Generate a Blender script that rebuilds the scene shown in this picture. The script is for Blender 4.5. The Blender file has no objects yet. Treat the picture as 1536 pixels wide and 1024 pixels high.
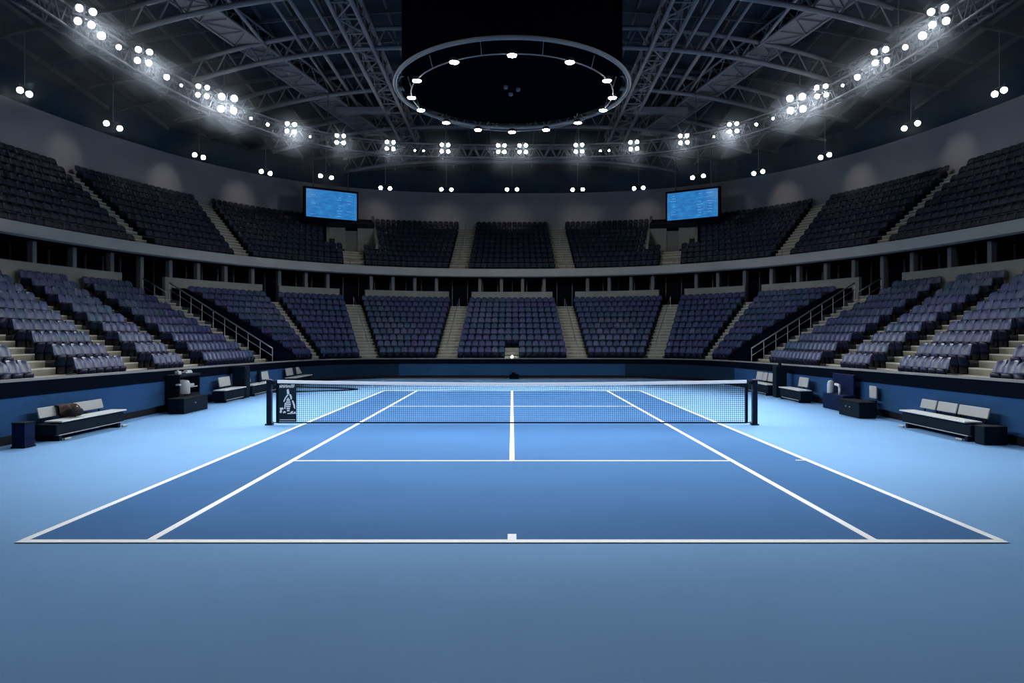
import bpy, bmesh, math, random
from mathutils import Vector, Matrix
random.seed(7)
col = bpy.context.scene.collection
PI = math.pi
F = 1130.0; CAMH = 2.275; HY = 506.0          # focal length in px (1536 wide), eye height, horizon row

# ------------------------------------------------------------------ materials
def mat(name, color, rough=.6, metal=0.0, noise=0.0, nscale=3.0, spec=.15, emit=None, estr=0.0, bump=0.0):
    m = bpy.data.materials.new(name); m.use_nodes = True
    nt = m.node_tree; b = nt.nodes['Principled BSDF']
    b.inputs['Base Color'].default_value = (*color, 1)
    b.inputs['Roughness'].default_value = rough
    b.inputs['Metallic'].default_value = metal
    b.inputs['Specular IOR Level'].default_value = spec
    if emit:
        b.inputs['Emission Color'].default_value = (*emit, 1); b.inputs['Emission Strength'].default_value = estr
    if noise or bump:
        tc = nt.nodes.new('ShaderNodeTexCoord'); n = nt.nodes.new('ShaderNodeTexNoise')
        n.inputs['Scale'].default_value = nscale; n.inputs['Detail'].default_value = 4
        nt.links.new(tc.outputs['Object'], n.inputs['Vector'])
        if noise:
            r = nt.nodes.new('ShaderNodeValToRGB')
            r.color_ramp.elements[0].position = .3; r.color_ramp.elements[1].position = .7
            r.color_ramp.elements[0].color = (*[c*(1-noise) for c in color], 1)
            r.color_ramp.elements[1].color = (*[min(1, c*(1+noise)) for c in color], 1)
            nt.links.new(n.outputs['Fac'], r.inputs['Fac']); nt.links.new(r.outputs['Color'], b.inputs['Base Color'])
        if bump:
            bp = nt.nodes.new('ShaderNodeBump'); bp.inputs['Strength'].default_value = bump; bp.inputs['Distance'].default_value = .02
            nt.links.new(n.outputs['Fac'], bp.inputs['Height']); nt.links.new(bp.outputs['Normal'], b.inputs['Normal'])
    return m

M = {}
M['apron'] = mat('apron_blue', (.185,.365,.63), .9, noise=.04, nscale=.35, spec=.03)
M['court'] = mat('court_blue', (.058,.16,.355), .9, noise=.05, nscale=.4, spec=.03)
M['line'] = mat('line_white', (.93,.94,.95), .6)
M['wallblue'] = mat('panel_blue', (.021,.064,.155), .9, noise=.12, nscale=.7, spec=.02)
M['wallnavy'] = mat('panel_navy', (.022,.07,.15), .9, noise=.1, nscale=.7, spec=.02)
M['walldark'] = mat('panel_dark', (.010,.027,.052), .9, spec=.02)  # court corners: shade put into the panel colour; upper band shares it
M['black'] = mat('black_band', (.003,.005,.010), 1, spec=0)
M['trim'] = mat('dark_trim', (.014,.015,.02), .9, spec=.02)
M['coping'] = mat('pale_coping', (.2,.2,.195), .7)
M['nosing'] = mat('step_nosing', (.55,.54,.48), .8)
M['concrete'] = mat('concrete_pale', (.25,.245,.215), .8, noise=.08, nscale=1.2)
M['fascia'] = mat('fascia_grey', (.36,.36,.345), .8, noise=.05, nscale=.8)
M['stairs'] = mat('stair_concrete', (.27,.26,.21), .85, noise=.12, nscale=2.5)
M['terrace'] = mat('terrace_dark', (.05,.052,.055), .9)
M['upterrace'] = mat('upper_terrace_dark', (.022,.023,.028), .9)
M['upwall'] = mat('upper_wall_grey', (.33,.32,.34), .85, noise=.03, nscale=.4)
M['ceiling'] = mat('ceiling_dark', (.034,.044,.06), .9, noise=.3, nscale=.3, spec=0)
M['steel'] = mat('truss_steel', (.20,.19,.20), .6)
M['steeldim'] = mat('purlin_steel', (.075,.078,.09), .7)
M['ringsteel'] = mat('ring_tube_steel', (.16,.165,.18), .45)
M['drum'] = mat('drum_black', (.0015,.002,.004), 1, spec=0)
M['glass'] = mat('dark_glass', (.002,.003,.006), .6, spec=.03)
M['pillar'] = mat('pillar_grey', (.19,.188,.18), .85)
M['rail'] = mat('rail_steel', (.55,.56,.56), .3, metal=.8)
M['navycloth'] = mat('navy_cloth', (.002,.003,.009), .9, noise=.2, nscale=2, spec=0)
M['benchdark'] = mat('bench_dark', (.004,.010,.018), .7, spec=.05)
M['backwhite'] = mat('bench_back_grey', (.33,.34,.34), .5)
M['white'] = mat('bench_white', (.5,.52,.52), .5)
M['silver'] = mat('panel_silver', (.36,.36,.36), .4, noise=.08, nscale=8)
M['bag'] = mat('bag_brown', (.035,.022,.018), .8, noise=.4, nscale=14)
M['bagblack'] = mat('bag_black', (.006,.006,.008), .8)
M['net'] = mat('net_cord', (.006,.01,.02), .9, spec=0)
M['tape'] = mat('net_tape', (.95,.96,.97), .6)
M['post'] = mat('net_post', (.004,.008,.022), .4)
M['banner'] = mat('banner_dark', (.006,.02,.035), .7)
M['mark'] = mat('banner_mark', (.75,.78,.8), .6)
M['lens'] = mat('lamp_lens', (.9,.9,.9), .3, emit=(.93,.97,1), estr=60)
M['lenssmall'] = mat('lamp_lens_small', (.9,.9,.9), .3, emit=(.93,.97,1), estr=30)
for k in ('lens','lenssmall'): M[k].cycles.emission_sampling = 'NONE'
M['housing'] = mat('lamp_housing', (.02,.022,.026), .5, metal=.3)
M['binface'] = mat('bin_navy', (.003,.009,.04), .7, spec=.05)
SEATS = [mat('seat_navy', (.03,.048,.125), .38, spec=.3, noise=.1), mat('seat_violet', (.036,.042,.125), .38, spec=.3, noise=.1),
         mat('seat_slate', (.04,.056,.13), .38, spec=.3, noise=.1), mat('seat_teal', (.025,.056,.115), .38, spec=.3, noise=.1),
         mat('seat_pale', (.058,.074,.145), .36, spec=.3, noise=.1)]
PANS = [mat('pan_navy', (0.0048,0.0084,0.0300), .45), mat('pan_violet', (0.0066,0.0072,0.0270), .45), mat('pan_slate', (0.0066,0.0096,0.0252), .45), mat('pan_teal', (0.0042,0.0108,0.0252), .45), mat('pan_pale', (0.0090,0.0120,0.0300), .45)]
SHADE_USEATS = [mat('upper_'+n, c, .45, spec=.25) for n,c in (('navy',(.012,.018,.045)),('violet',(.014,.016,.042)),('slate',(.016,.022,.045)),('teal',(.010,.024,.044)),('pale',(.022,.028,.052)))]  # upper tier: shade put into darker copies of the seat and pan colours
SHADE_UPAN = mat('upper_pan_shade', (.004,.006,.016), .6)
M['bracket'] = mat('seat_bracket', (.012,.012,.014), .5)

def screen_mat():
    m = bpy.data.materials.new('screen_blue'); m.use_nodes = True
    nt = m.node_tree; b = nt.nodes['Principled BSDF']
    b.inputs['Base Color'].default_value = (0,0,0,1)
    tc = nt.nodes.new('ShaderNodeTexCoord'); mp = nt.nodes.new('ShaderNodeMapping'); n = nt.nodes.new('ShaderNodeTexNoise')
    mp.inputs['Scale'].default_value = (1.2, 1, 3.5); n.inputs['Scale'].default_value = 1.6; n.inputs['Detail'].default_value = 5
    r = nt.nodes.new('ShaderNodeValToRGB')
    r.color_ramp.elements[0].position = .3; r.color_ramp.elements[1].position = .75
    r.color_ramp.elements[0].color = (.018,.13,.45,1); r.color_ramp.elements[1].color = (.035,.30,.68,1)
    nt.links.new(tc.outputs['Object'], mp.inputs['Vector']); nt.links.new(mp.outputs['Vector'], n.inputs['Vector'])
    nt.links.new(n.outputs['Fac'], r.inputs['Fac']); nt.links.new(r.outputs['Color'], b.inputs['Emission Color'])
    b.inputs['Emission Strength'].default_value = SCREEN_E
    return m
EXPO = 0.12
SCREEN_E = .8
M['screen'] = screen_mat()
M['screentext'] = mat('screen_text', (0,0,0), .5, emit=(.25,.6,.95), estr=1.0)

# ------------------------------------------------------------------ mesh helper
class MB:
    def __init__(s): s.v=[]; s.f=[]; s.mi=[]; s.cur=0
    def face(s, idx): s.f.append(tuple(idx)); s.mi.append(s.cur)
    def add(s, vs, fs):
        o=len(s.v); s.v.extend([tuple(x) for x in vs])
        for f in fs: s.face([o+i for i in f])
    def box(s, c, size, rz=0, mtx=None):
        hx,hy,hz=[d/2 for d in size]
        R = mtx or Matrix.Rotation(rz,3,'Z')
        vs=[Vector(c)+R@Vector((x*hx,y*hy,z*hz)) for z in(-1,1) for x,y in((-1,-1),(1,-1),(1,1),(-1,1))]
        s.add(vs,[(3,2,1,0),(4,5,6,7),(0,1,5,4),(1,2,6,5),(2,3,7,6),(3,0,4,7)])
    def bevbox(s, c, size, b=.02, rz=0, mtx=None):
        hx,hy,hz=[d/2 for d in size]
        R = mtx or Matrix.Rotation(rz,3,'Z')
        bm=bmesh.new(); bmesh.ops.create_cube(bm,size=1)
        for v in bm.verts: v.co=Vector((v.co.x*size[0],v.co.y*size[1],v.co.z*size[2]))
        bmesh.ops.bevel(bm,geom=list(bm.edges)+list(bm.verts),offset=b,segments=2,profile=.5,affect='EDGES')
        bm.verts.ensure_lookup_table()
        for i,v in enumerate(bm.verts): v.index=i
        s.add([Vector(c)+R@v.co for v in bm.verts],[[v.index for v in f.verts] for f in bm.faces]); bm.free()
    def tube(s, p, q, r, n=6, r2=None, cap=True):
        p=Vector(p); q=Vector(q); d=(q-p)
        if d.length<1e-6: return
        d.normalize(); a=Vector((0,0,1)) if abs(d.z)<.9 else Vector((1,0,0))
        u=d.cross(a).normalized(); w=d.cross(u); r2=r if r2 is None else r2
        vs=[]
        for c,rr in((p,r),(q,r2)):
            for i in range(n):
                t=2*PI*i/n; vs.append(c+u*math.cos(t)*rr+w*math.sin(t)*rr)
        fs=[(i,(i+1)%n,n+(i+1)%n,n+i) for i in range(n)]
        if cap: fs+=[tuple(range(n))[::-1],tuple(range(n,2*n))]
        s.add(vs,fs)
    def path(s, pts, r, n=6, closed=False):
        pts=[Vector(p) for p in pts]; m=len(pts); vs=[]
        for i,p in enumerate(pts):
            a=pts[(i-1)%m] if (closed or i>0) else p; b=pts[(i+1)%m] if (closed or i<m-1) else p
            d=(b-a).normalized(); up=Vector((0,0,1)) if abs(d.z)<.95 else Vector((1,0,0))
            u=d.cross(up).normalized(); w=u.cross(d)
            for k in range(n):
                t=2*PI*k/n; vs.append(p+u*math.cos(t)*r+w*math.sin(t)*r)
        fs=[]
        for i in range(m if closed else m-1):
            j=(i+1)%m
            for k in range(n): fs.append((i*n+k,i*n+(k+1)%n,j*n+(k+1)%n,j*n+k))
        if not closed: fs+=[tuple(range(n)),tuple(range((m-1)*n,m*n))[::-1]]
        s.add(vs,fs)
    def sweep(s, pts, nrm, prof, closed_prof=True):
        """pts: plan points (x,y); nrm: unit normals (x,y); prof: list of (offset along normal, z) or callables of i"""
        vs=[]; n=None
        for i,(p,q) in enumerate(zip(pts,nrm)):
            pr=prof(i) if callable(prof) else prof; n=len(pr)
            for (o,z) in pr: vs.append((p[0]+q[0]*o,p[1]+q[1]*o,z))
        fs=[]
        m=len(pts)
        for i in range(m-1):
            for k in range(n if closed_prof else n-1):
                fs.append((i*n+k,i*n+(k+1)%n,(i+1)*n+(k+1)%n,(i+1)*n+k))
        if closed_prof: fs+=[tuple(range(n))[::-1],tuple(range((m-1)*n,m*n))]
        s.add(vs,fs)
    def disc(s, c, nrm, r, n=14, th=.02):
        c=Vector(c); s.tube(c-Vector(nrm).normalized()*th/2, c+Vector(nrm).normalized()*th/2, r, n)
    def lathe(s, c, prof, n=20, mtx=None):
        c=Vector(c); vs=[]
        for (r,z) in prof:
            for k in range(n):
                v=Vector((r*math.cos(2*PI*k/n),r*math.sin(2*PI*k/n),z)); vs.append(c+(mtx@v if mtx else v))
        fs=[]; m=len(prof)
        for i in range(m-1):
            for k in range(n): fs.append((i*n+k,i*n+(k+1)%n,(i+1)*n+(k+1)%n,(i+1)*n+k))
        fs+=[tuple(range(n))[::-1],tuple(range((m-1)*n,m*n))]
        s.add(vs,fs)
    def mesh(s, name, mats, smooth=False, fix=True):
        me=bpy.data.meshes.new(name); me.from_pydata(s.v,[],s.f)
        if not isinstance(mats,(list,tuple)): mats=[mats]
        for m in mats: me.materials.append(m)
        if len(mats)>1: me.polygons.foreach_set('material_index',s.mi)
        if fix:
            bm=bmesh.new(); bm.from_mesh(me); bmesh.ops.recalc_face_normals(bm,faces=bm.faces); bm.to_mesh(me); bm.free()
        if smooth: me.shade_smooth() if hasattr(me,'shade_smooth') else me.polygons.foreach_set('use_smooth',[True]*len(me.polygons))
        me.update(); return me
    def build(s, name, mats, parent=None, smooth=False, loc=None, fix=True):
        me=s.mesh(name,mats,smooth,fix)
        if loc is not None:
            L=Vector(loc)
            me.transform(Matrix.Translation(-L))
        o=bpy.data.objects.new(name,me); col.objects.link(o)
        if parent is not None: o.parent=parent
        if loc is not None: o.location=loc
        return o

def tag(o,label,cat,group=None,kind=None):
    o['label']=label; o['category']=cat
    if group: o['group']=group
    if kind: o['kind']=kind
    return o
def empty(name,loc=(0,0,0),rz=0,label=None,cat=None,group=None,kind=None):
    o=bpy.data.objects.new(name,None); col.objects.link(o); o.location=loc; o.rotation_euler=(0,0,rz)
    o.empty_display_size=.2
    if label: tag(o,label,cat,group,kind)
    return o
def struct(o,label,cat='structure'):
    return tag(o,label,cat,kind='structure')
def copy_tree(o):
    c=o.copy(); col.objects.link(c)
    for ch in o.children:
        d=ch.copy(); col.objects.link(d); d.parent=c
        for g in ch.children:
            e=g.copy(); col.objects.link(e); e.parent=d
    return c
ORD=['zeroth','first','second','third','fourth','fifth','sixth','seventh','eighth','ninth','tenth','eleventh','twelfth','thirteenth','fourteenth','fifteenth','sixteenth','seventeenth','eighteenth','nineteenth','twentieth']
ORD+=['twenty-'+w for w in ORD[1:10]]+['thirtieth']+['thirty-'+w for w in ORD[1:10]]+['fortieth']+['forty-'+w for w in ORD[1:10]]+['fiftieth']+['fifty-'+w for w in ORD[1:10]]+['sixtieth']+['sixty-'+w for w in ORD[1:10]]

def px(p):
    if p[1]<.5: return (-9999,9999,1)
    s=F/p[1]; return (768+p[0]*s, HY-(p[2]-CAMH)*s, s)

# ------------------------------------------------------------------ plan curves (left half, then mirrored)
class Curve:
    """superellipse |x/a|^n+|(y-yc)/b|^n=1, param by arclength from the back centre (0,yc+b) to the left side and on towards the camera"""
    def __init__(s,a,b,n,yc=20):
        s.a,s.b,s.n,s.yc=a,b,n,yc
        P=[]; K=1400
        for i in range(K+1):
            t=PI/2+ (PI*.95)*i/K
            c,q=math.cos(t),math.sin(t)
            P.append((a*math.copysign(abs(c)**(2/n),c), yc+b*math.copysign(abs(q)**(2/n),q)))
        s.P=P; s.L=[0]
        for i in range(1,len(P)): s.L.append(s.L[-1]+math.dist(P[i],P[i-1]))
    def at(s,l):
        side=-1 if l<0 else 1; l=abs(l)
        import bisect
        i=min(max(bisect.bisect_right(s.L,l)-1,0),len(s.P)-2)
        t=(l-s.L[i])/max(s.L[i+1]-s.L[i],1e-9); p,q=s.P[i],s.P[i+1]
        return (side*(p[0]+(q[0]-p[0])*t), p[1]+(q[1]-p[1])*t)
    def nrm(s,l,e=.05):
        a=s.at(l-e); b=s.at(l+e); d=(b[0]-a[0],b[1]-a[1]); m=math.hypot(*d) or 1
        # left half runs from back centre to the left: tangent (-1,0) -> outward normal (0,1)
        return (d[1]/m,-d[0]/m)
    def find(s,p):
        i=min(range(len(s.P)),key=lambda k:(s.P[k][0]-p[0])**2+(s.P[k][1]-p[1])**2); return s.L[i]
    def span(s,l0,l1,step):
        k=max(2,int(abs(l1-l0)/step)+1); ls=[l0+(l1-l0)*i/(k-1) for i in range(k)]
        return ls,[s.at(l) for l in ls],[s.nrm(l) for l in ls]
# note: at(l) for l>0 is the LEFT half (x<0); l<0 the right half

pit=Curve(10.7,22.2,6.0)
fas=Curve(20.2,30.0,2.3)
upo=Curve(24.7,39.3,2.7)
LPIT=pit.find((-10.7,3)); LFAS=fas.find((-19.6,12)); LUP=upo.find((-24.3,12))

def wall_h(y): return 1.12+.26*max(0,min(1,(42.2-y)/27))

# ------------------------------------------------------------------ court floor
mb=MB(); mb.add([(-30,-8,-.12),(30,-8,-.12),(30,62,-.12),(-30,62,-.12),(-30,-8,0),(30,-8,0),(30,62,0),(-30,62,0)],[(0,3,2,1),(4,5,6,7),(0,1,5,4),(1,2,6,5),(2,3,7,6),(3,0,4,7)])
floor=mb.build('floor',M['apron']); struct(floor,'light blue hard floor all around the dark blue court','floor')
Y0,YN1,YNET,YS2,Y1=8.36,13.86,19.6,24.85,32.1; DW=5.46; SW=4.05
mb=MB(); mb.box((0,(Y0+Y1)/2,.002),(2*DW,Y1-Y0,.008))
court=mb.build('court_surface',M['court']); struct(court,'dark blue painted tennis court rectangle within the white lines','court')
mb=MB(); z=.008
def line(x0,x1,y0,y1): mb.box(((x0+x1)/2,(y0+y1)/2,z),(abs(x1-x0),abs(y1-y0),.006))
line(-DW-.04,DW+.04,Y0-.03,Y0+.09)
line(-DW,DW,Y1-.05,Y1+.09)
for s_ in (-1,1):
    line(s_*DW-.045,s_*DW+.045,Y0+.09,Y1-.05); line(s_*SW-.045,s_*SW+.045,Y0+.09,Y1-.05)
line(-SW+.045,SW-.045,YN1-.04,YN1+.04); line(-SW+.045,SW-.045,YS2-.04,YS2+.04)
line(-.045,.045,YN1+.04,YS2-.04); line(-.045,.045,YS2+.04,Y1-.05)
line(-.05,.05,Y0+.09,Y0+.33)
mb.build('court_lines',M['line'],court)
mb=MB(); mb.box((5.28+.04,F/81.3,.012),(.17,.05,.004)); mb.build('line_mark',M['line'],court)

# ------------------------------------------------------------------ pit walls
def pit_piece(name,l0,l1,facemat,label,endcap=True):
    ls,P,N=pit.span(l0,l1,.5)
    H=[wall_h(p[1]) for p in P]
    root=empty(name,(0,0,0),label=label,cat='wall',kind='structure')
    a=MB(); a.sweep(P,N,lambda i:[(0,.12*H[i]+.02),(.14,.12*H[i]+.02),(.14,.72*H[i]),(0,.72*H[i])]); a.build('wall_panel',facemat,root)
    a=MB(); a.sweep(P,N,lambda i:[(-.03,0),(.16,0),(.16,.12*H[i]+.02),(-.03,.12*H[i]+.02)]); a.build('base_trim',M['trim'],root)
    a=MB(); a.sweep(P,N,lambda i:[(-.03,.72*H[i]),(.16,.72*H[i]),(.16,H[i]-.05),(-.03,H[i]-.05)]); a.build('top_band',M['black'],root)
    a=MB(); a.sweep(P,N,lambda i:[(-.05,H[i]-.05),(.2,H[i]-.05),(.2,H[i]),(-.05,H[i])]); a.build('coping',M['coping'],root)
    return root
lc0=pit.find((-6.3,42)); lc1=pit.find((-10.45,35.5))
pit_piece('wall_back',lc0,-lc0,M['wallnavy'],'navy back wall of the court under the middle seats')
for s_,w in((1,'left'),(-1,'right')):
    pit_piece('wall_corner_'+w,s_*lc0,s_*lc1,M['walldark'],'dark curved court wall in the far %s corner'%w)  # corner shade put into the wall colour
    pit_piece('wall_'+w,s_*lc1,s_*LPIT,M['wallblue'],'blue court wall with black top band behind the %s benches'%w)

# ------------------------------------------------------------------ tiers
class Tier:
    def __init__(s,ci,co,st,z0,rise,rows,off_i,off_o,z_back):
        s.ci,s.co,s.z0,s.rise,s.rows,s.oi,s.oo=ci,co,z0,rise,rows,off_i,off_o
        s.si=[0]+[ci.find(a) for a,b in st]; s.so=[0]+[co.find(b) for a,b in st]; s.n=len(st)
        s.back=z_back
    def plan(s,u,v):
        side=1 if u>=0 else -1; u=abs(u); i=min(int(u),s.n-1); t=u-i
        li=s.si[i]+(s.si[i+1]-s.si[i])*t; lo=s.so[i]+(s.so[i+1]-s.so[i])*t
        a=s.ci.at(li); na=s.ci.nrm(li); b=s.co.at(lo); nb=s.co.nrm(lo)
        a=(a[0]+na[0]*s.oi,a[1]+na[1]*s.oi); b=(b[0]+nb[0]*s.oo,b[1]+nb[1]*s.oo)
        return (side*(a[0]+(b[0]-a[0])*v), a[1]+(b[1]-a[1])*v)
    def zt(s,k): return s.z0+s.rise*k
# aisle stations, left half: (point on the inner curve, point on the outer curve)
LOW=Tier(pit,fas,[((-3.75,42.1),(-3.45,50)),((-7.75,41.6),(-10.8,48.4)),((-9.75,39),(-14.4,43.9)),((-10.6,33.6),(-18.0,36.5)),
                  ((-10.7,26.6),(-19.2,32.5)),((-10.7,22.1),(-19.5,29.2)),((-10.7,17.8),(-19.9,24.6)),((-10.7,13),(-20.1,19.5)),((-10.7,8),(-20.1,14))],
         .92,.355,10,.2,0,5.3)
UPP=Tier(fas,upo,[((-3.6,50),(-3.45,59)),((-10.45,48.6),(-12.6,57.3)),((-15.4,43),(-19.4,48)),((-17.7,37.3),(-22.9,38.6)),
                  ((-19.9,28.3),(-24.4,31)),((-20.2,21),(-24.7,22)),((-20.1,14),(-24.6,14))],
         6.5,.44,10,.45,-.4,11)
# vomitories in the upper tier: u range (around station 2), rows from 5 on
VROW=4
def vom_half(v): return 1.5
def in_vom(p):
    # 2-D test about the aisle line of station 2
    a=UPP.plan(2,0); b=UPP.plan(2,1); ax,ay=-abs(p[0]),p[1]
    d=(b[0]-a[0],b[1]-a[1]); L=math.hypot(*d); d=(d[0]/L,d[1]/L)
    w=(ax-a[0],ay-a[1]); al=w[0]*d[0]+w[1]*d[1]; la=w[0]*-d[1]+w[1]*d[0]
    return al/L,la

SUB=16
def terrace(T,u0,u1,name,m,label,hole=None):
    mb=MB(); us=[u0+(u1-u0)*i/int((u1-u0)*SUB) for i in range(int((u1-u0)*SUB)+1)]
    for k in range(T.rows):
        v0,v1=k/T.rows,(k+1)/T.rows; z=T.zt(k); zl=z-T.rise-(.6 if k==0 and T is LOW else .0)+(T.rise-.12 if k==0 and T is UPP else 0)
        for i in range(len(us)-1):
            q=[T.plan(us[i],v0),T.plan(us[i+1],v0),T.plan(us[i+1],v1),T.plan(us[i],v1)]
            if hole and k>=VROW and all(hole(p) for p in q): continue
            mb.add([(q[0][0],q[0][1],zl),(q[1][0],q[1][1],zl),(q[1][0],q[1][1],z),(q[0][0],q[0][1],z),(q[2][0],q[2][1],z),(q[3][0],q[3][1],z)],
                   [(0,1,2,3),(3,2,4,5)])
    o=mb.build(name,m,fix=False); struct(o,label,'terrace'); return o
def hole(p):
    al,la=in_vom(p); return abs(la)<1.55 and al>VROW/10-.02 and al<.86
for s_,w in((1,'left'),(-1,'right')):
    a,b=(0,LOW.n) if s_==1 else (-LOW.n,0)
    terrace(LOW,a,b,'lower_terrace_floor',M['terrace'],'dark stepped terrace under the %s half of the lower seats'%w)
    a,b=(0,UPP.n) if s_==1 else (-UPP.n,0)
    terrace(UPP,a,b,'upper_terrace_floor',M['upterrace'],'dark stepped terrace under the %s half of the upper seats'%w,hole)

def lerp(a,b,t): return tuple(x+(y-x)*t for x,y in zip(a,b))
def stairs(T,u,w,name,label,k0=0,k1=None,m='stairs',rail=None,shift=0,w_top=None):
    k1=T.rows if k1 is None else k1
    a=T.plan(u,0); b=T.plan(u,1); d=Vector((b[0]-a[0],b[1]-a[1],0)); L=d.length; d.normalize(); c=Vector((-d.y,d.x,0))
    mb=MB()
    # each step follows the row direction at both sides of the aisle
    def pt(v,sd):
        ww=w/2 if w_top is None else (w+(w_top-w)*v)/2
        e=.06; p=T.plan(u,v); q=T.plan(u+e,v) if sd>0 else T.plan(u-e,v)
        t=Vector((q[0]-p[0],q[1]-p[1],0)).normalized()
        # keep full width measured across the aisle
        k=ww/max(.45,abs(t.dot(c)))
        return Vector((p[0],p[1],0))+t*k+c*shift
    for k in range(k0,k1):
        for h in (0,1):
            v0=(k+.5*h)/T.rows-.001; v1=(k+.5*h+.5)/T.rows; z=T.zt(k)+.012+h*T.rise/2
            zb=T.zt(k)-T.rise*.55
            q=[pt(v0,-1),pt(v0,1),pt(v1,1),pt(v1,-1)]
            vs=[(p.x,p.y,zb) for p in q]+[(p.x,p.y,z) for p in q]
            mb.add(vs,[(3,2,1,0),(4,5,6,7),(0,1,5,4),(1,2,6,5),(2,3,7,6),(3,0,4,7)])
            mb.cur=1; e0,e1=q[0],q[1]; f0=e0+(q[3]-q[0]).normalized()*.05; f1=e1+(q[2]-q[1]).normalized()*.05; e0=e0-(q[3]-q[0]).normalized()*.01; e1=e1-(q[2]-q[1]).normalized()*.01
            mb.add([(e0.x,e0.y,z-.03),(e1.x,e1.y,z-.03),(f1.x,f1.y,z-.03),(f0.x,f0.y,z-.03),(e0.x,e0.y,z+.006),(e1.x,e1.y,z+.006),(f1.x,f1.y,z+.006),(f0.x,f0.y,z+.006)],[(3,2,1,0),(4,5,6,7),(0,1,5,4),(1,2,6,5),(2,3,7,6),(3,0,4,7)]); mb.cur=0
    o=mb.build(name,[M[m],M['nosing']]); struct(o,label,'stairs')
    return a,b,d,c
def handrail(name,pts,label,r=.022,h=.85,every=1,group=None,postr=.016):
    """pts: base points (x,y,z); rail above them with posts"""
    root=empty(name,pts[0],label=label,cat='handrail',group=group)
    base=Vector(pts[0]); top=[Vector(p)+Vector((0,0,h))-base for p in pts]
    a=MB(); a.path(top,r,6); a.build('rail',M['rail'],root,smooth=True)
    if every==1:
        a=MB(); a.path([t_-Vector((0,0,h*.4)) for t_ in top],r*.6,6); a.build('lower_rail',M['rail'],root,smooth=True)
    for i in range(0,len(pts),every):
        a=MB(); q=Vector(pts[i])-base; a.tube(q,q+Vector((0,0,h)),postr,6); a.build('post',M['rail'],root)
    return root
sides={1:'left',-1:'right'}
lownames={1:'beside the middle block',2:'between the back block and the far corner block',3:'through the far corner block',4:'beside the long handrail',5:'behind the courtside cooler',6:'above the second bench',7:'above the nearest bench',8:'nearest the camera',9:'at the near end'}
for s_ in (1,-1):
    for i in range(1,LOW.n):
        w={1:1.15,2:1.1,3:.75,4:1.9}.get(i,1.55)
        stairs(LOW,s_*i,w,'aisle_stairs','grey concrete stairs through the lower %s seats, %s aisle from the middle'%(sides[s_],ORD[i]),w_top=.7 if i>4 else None)
        if i in (1,2):
            pts=[]
            for j in range(0,10):
                p=LOW.plan(s_*i,(j+.25)/10); pts.append((p[0],p[1],LOW.zt(j)+.01))
            handrail('aisle_handrail',pts,'thin pale handrail up the %s lower aisle %s of the middle block'%(ORD[i],sides[s_]),r=.02,h=.72,every=3)
    for i in range(1,UPP.n):
        w={1:1.3,2:1.35}.get(i,1.2)
        stairs(UPP,s_*i,w,'upper_aisle_stairs','grey concrete stairs through the upper %s seats, %s aisle from the middle'%(sides[s_],ORD[i]),k1=VROW if i==2 else None)
        if i==1:
            pts=[]
            for j in range(0,10):
                p=UPP.plan(s_*i,(j+.25)/10); pts.append((p[0],p[1],UPP.zt(j)+.01))
            handrail('aisle_handrail',pts,'thin handrail up the upper aisle %s of the middle upper block'%sides[s_],r=.02,h=.75,every=3)

# long rail by the wide stairs (station 4), on the far side
for s_ in (1,-1):
    pts=[]
    for j in range(0,10):
        v=(j+.3)/10; p=LOW.plan(s_*3.86,v); pts.append((p[0],p[1],LOW.zt(j)+.01))
    handrail('stair_handrail',pts,'long bright steel handrail down the wide stairs in the lower %s stand'%sides[s_],r=.03,h=.85,every=1)
    pts=[]
    for j in range(7,10):
        v=(j+.3)/10; p=LOW.plan(s_*4.13,v); pts.append((p[0],p[1],LOW.zt(j)+.01))
    handrail('stair_handrail',pts,'short steel handrail at the head of the wide stairs in the lower %s stand'%sides[s_],r=.025,h=.95,every=1)

# dark covers over the seats beside the wide stairs
def cover_u(v): return 3.80, 3.38+.32*v     # from the stair side to the seat edge
for s_ in (1,-1):
    mb=MB(); g=[]
    R=20; C=6
    for r in range(R+1):
        v=.02+.96*r/R; ua,ub=cover_u(v)
        for c in range(C+1):
            u=ua+(ub-ua)*c/C; p=LOW.plan(s_*u,v); z=LOW.z0+LOW.rise*(10*v)+.38+.02*math.sin(r*1.7+c)
            g.append((p[0],p[1],z))
    W=C+1; n=len(g)
    gl=[(x,y,z-.42) for (x,y,z) in g]
    vs=g+gl; fs=[]
    for r in range(R):
        for c in range(C):
            i=r*W+c; fs.append((i,i+1,i+W+1,i+W)); fs.append((n+i,n+i+W,n+i+W+1,n+i+1))
    for r in range(R): 
        for c in (0,C): i=r*W+c; fs.append((i,i+W,n+i+W,n+i))
    for c in range(C):
        for r in (0,R): i=r*W+c; fs.append((i,i+1,n+i+1,n+i))
    mb.add(vs,fs); o=mb.build('seat_cover',M['navycloth'],smooth=False)
    tag(o,'dark navy cloth stretched over seats beside the long handrail, %s stand'%sides[s_],'cover')

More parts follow.
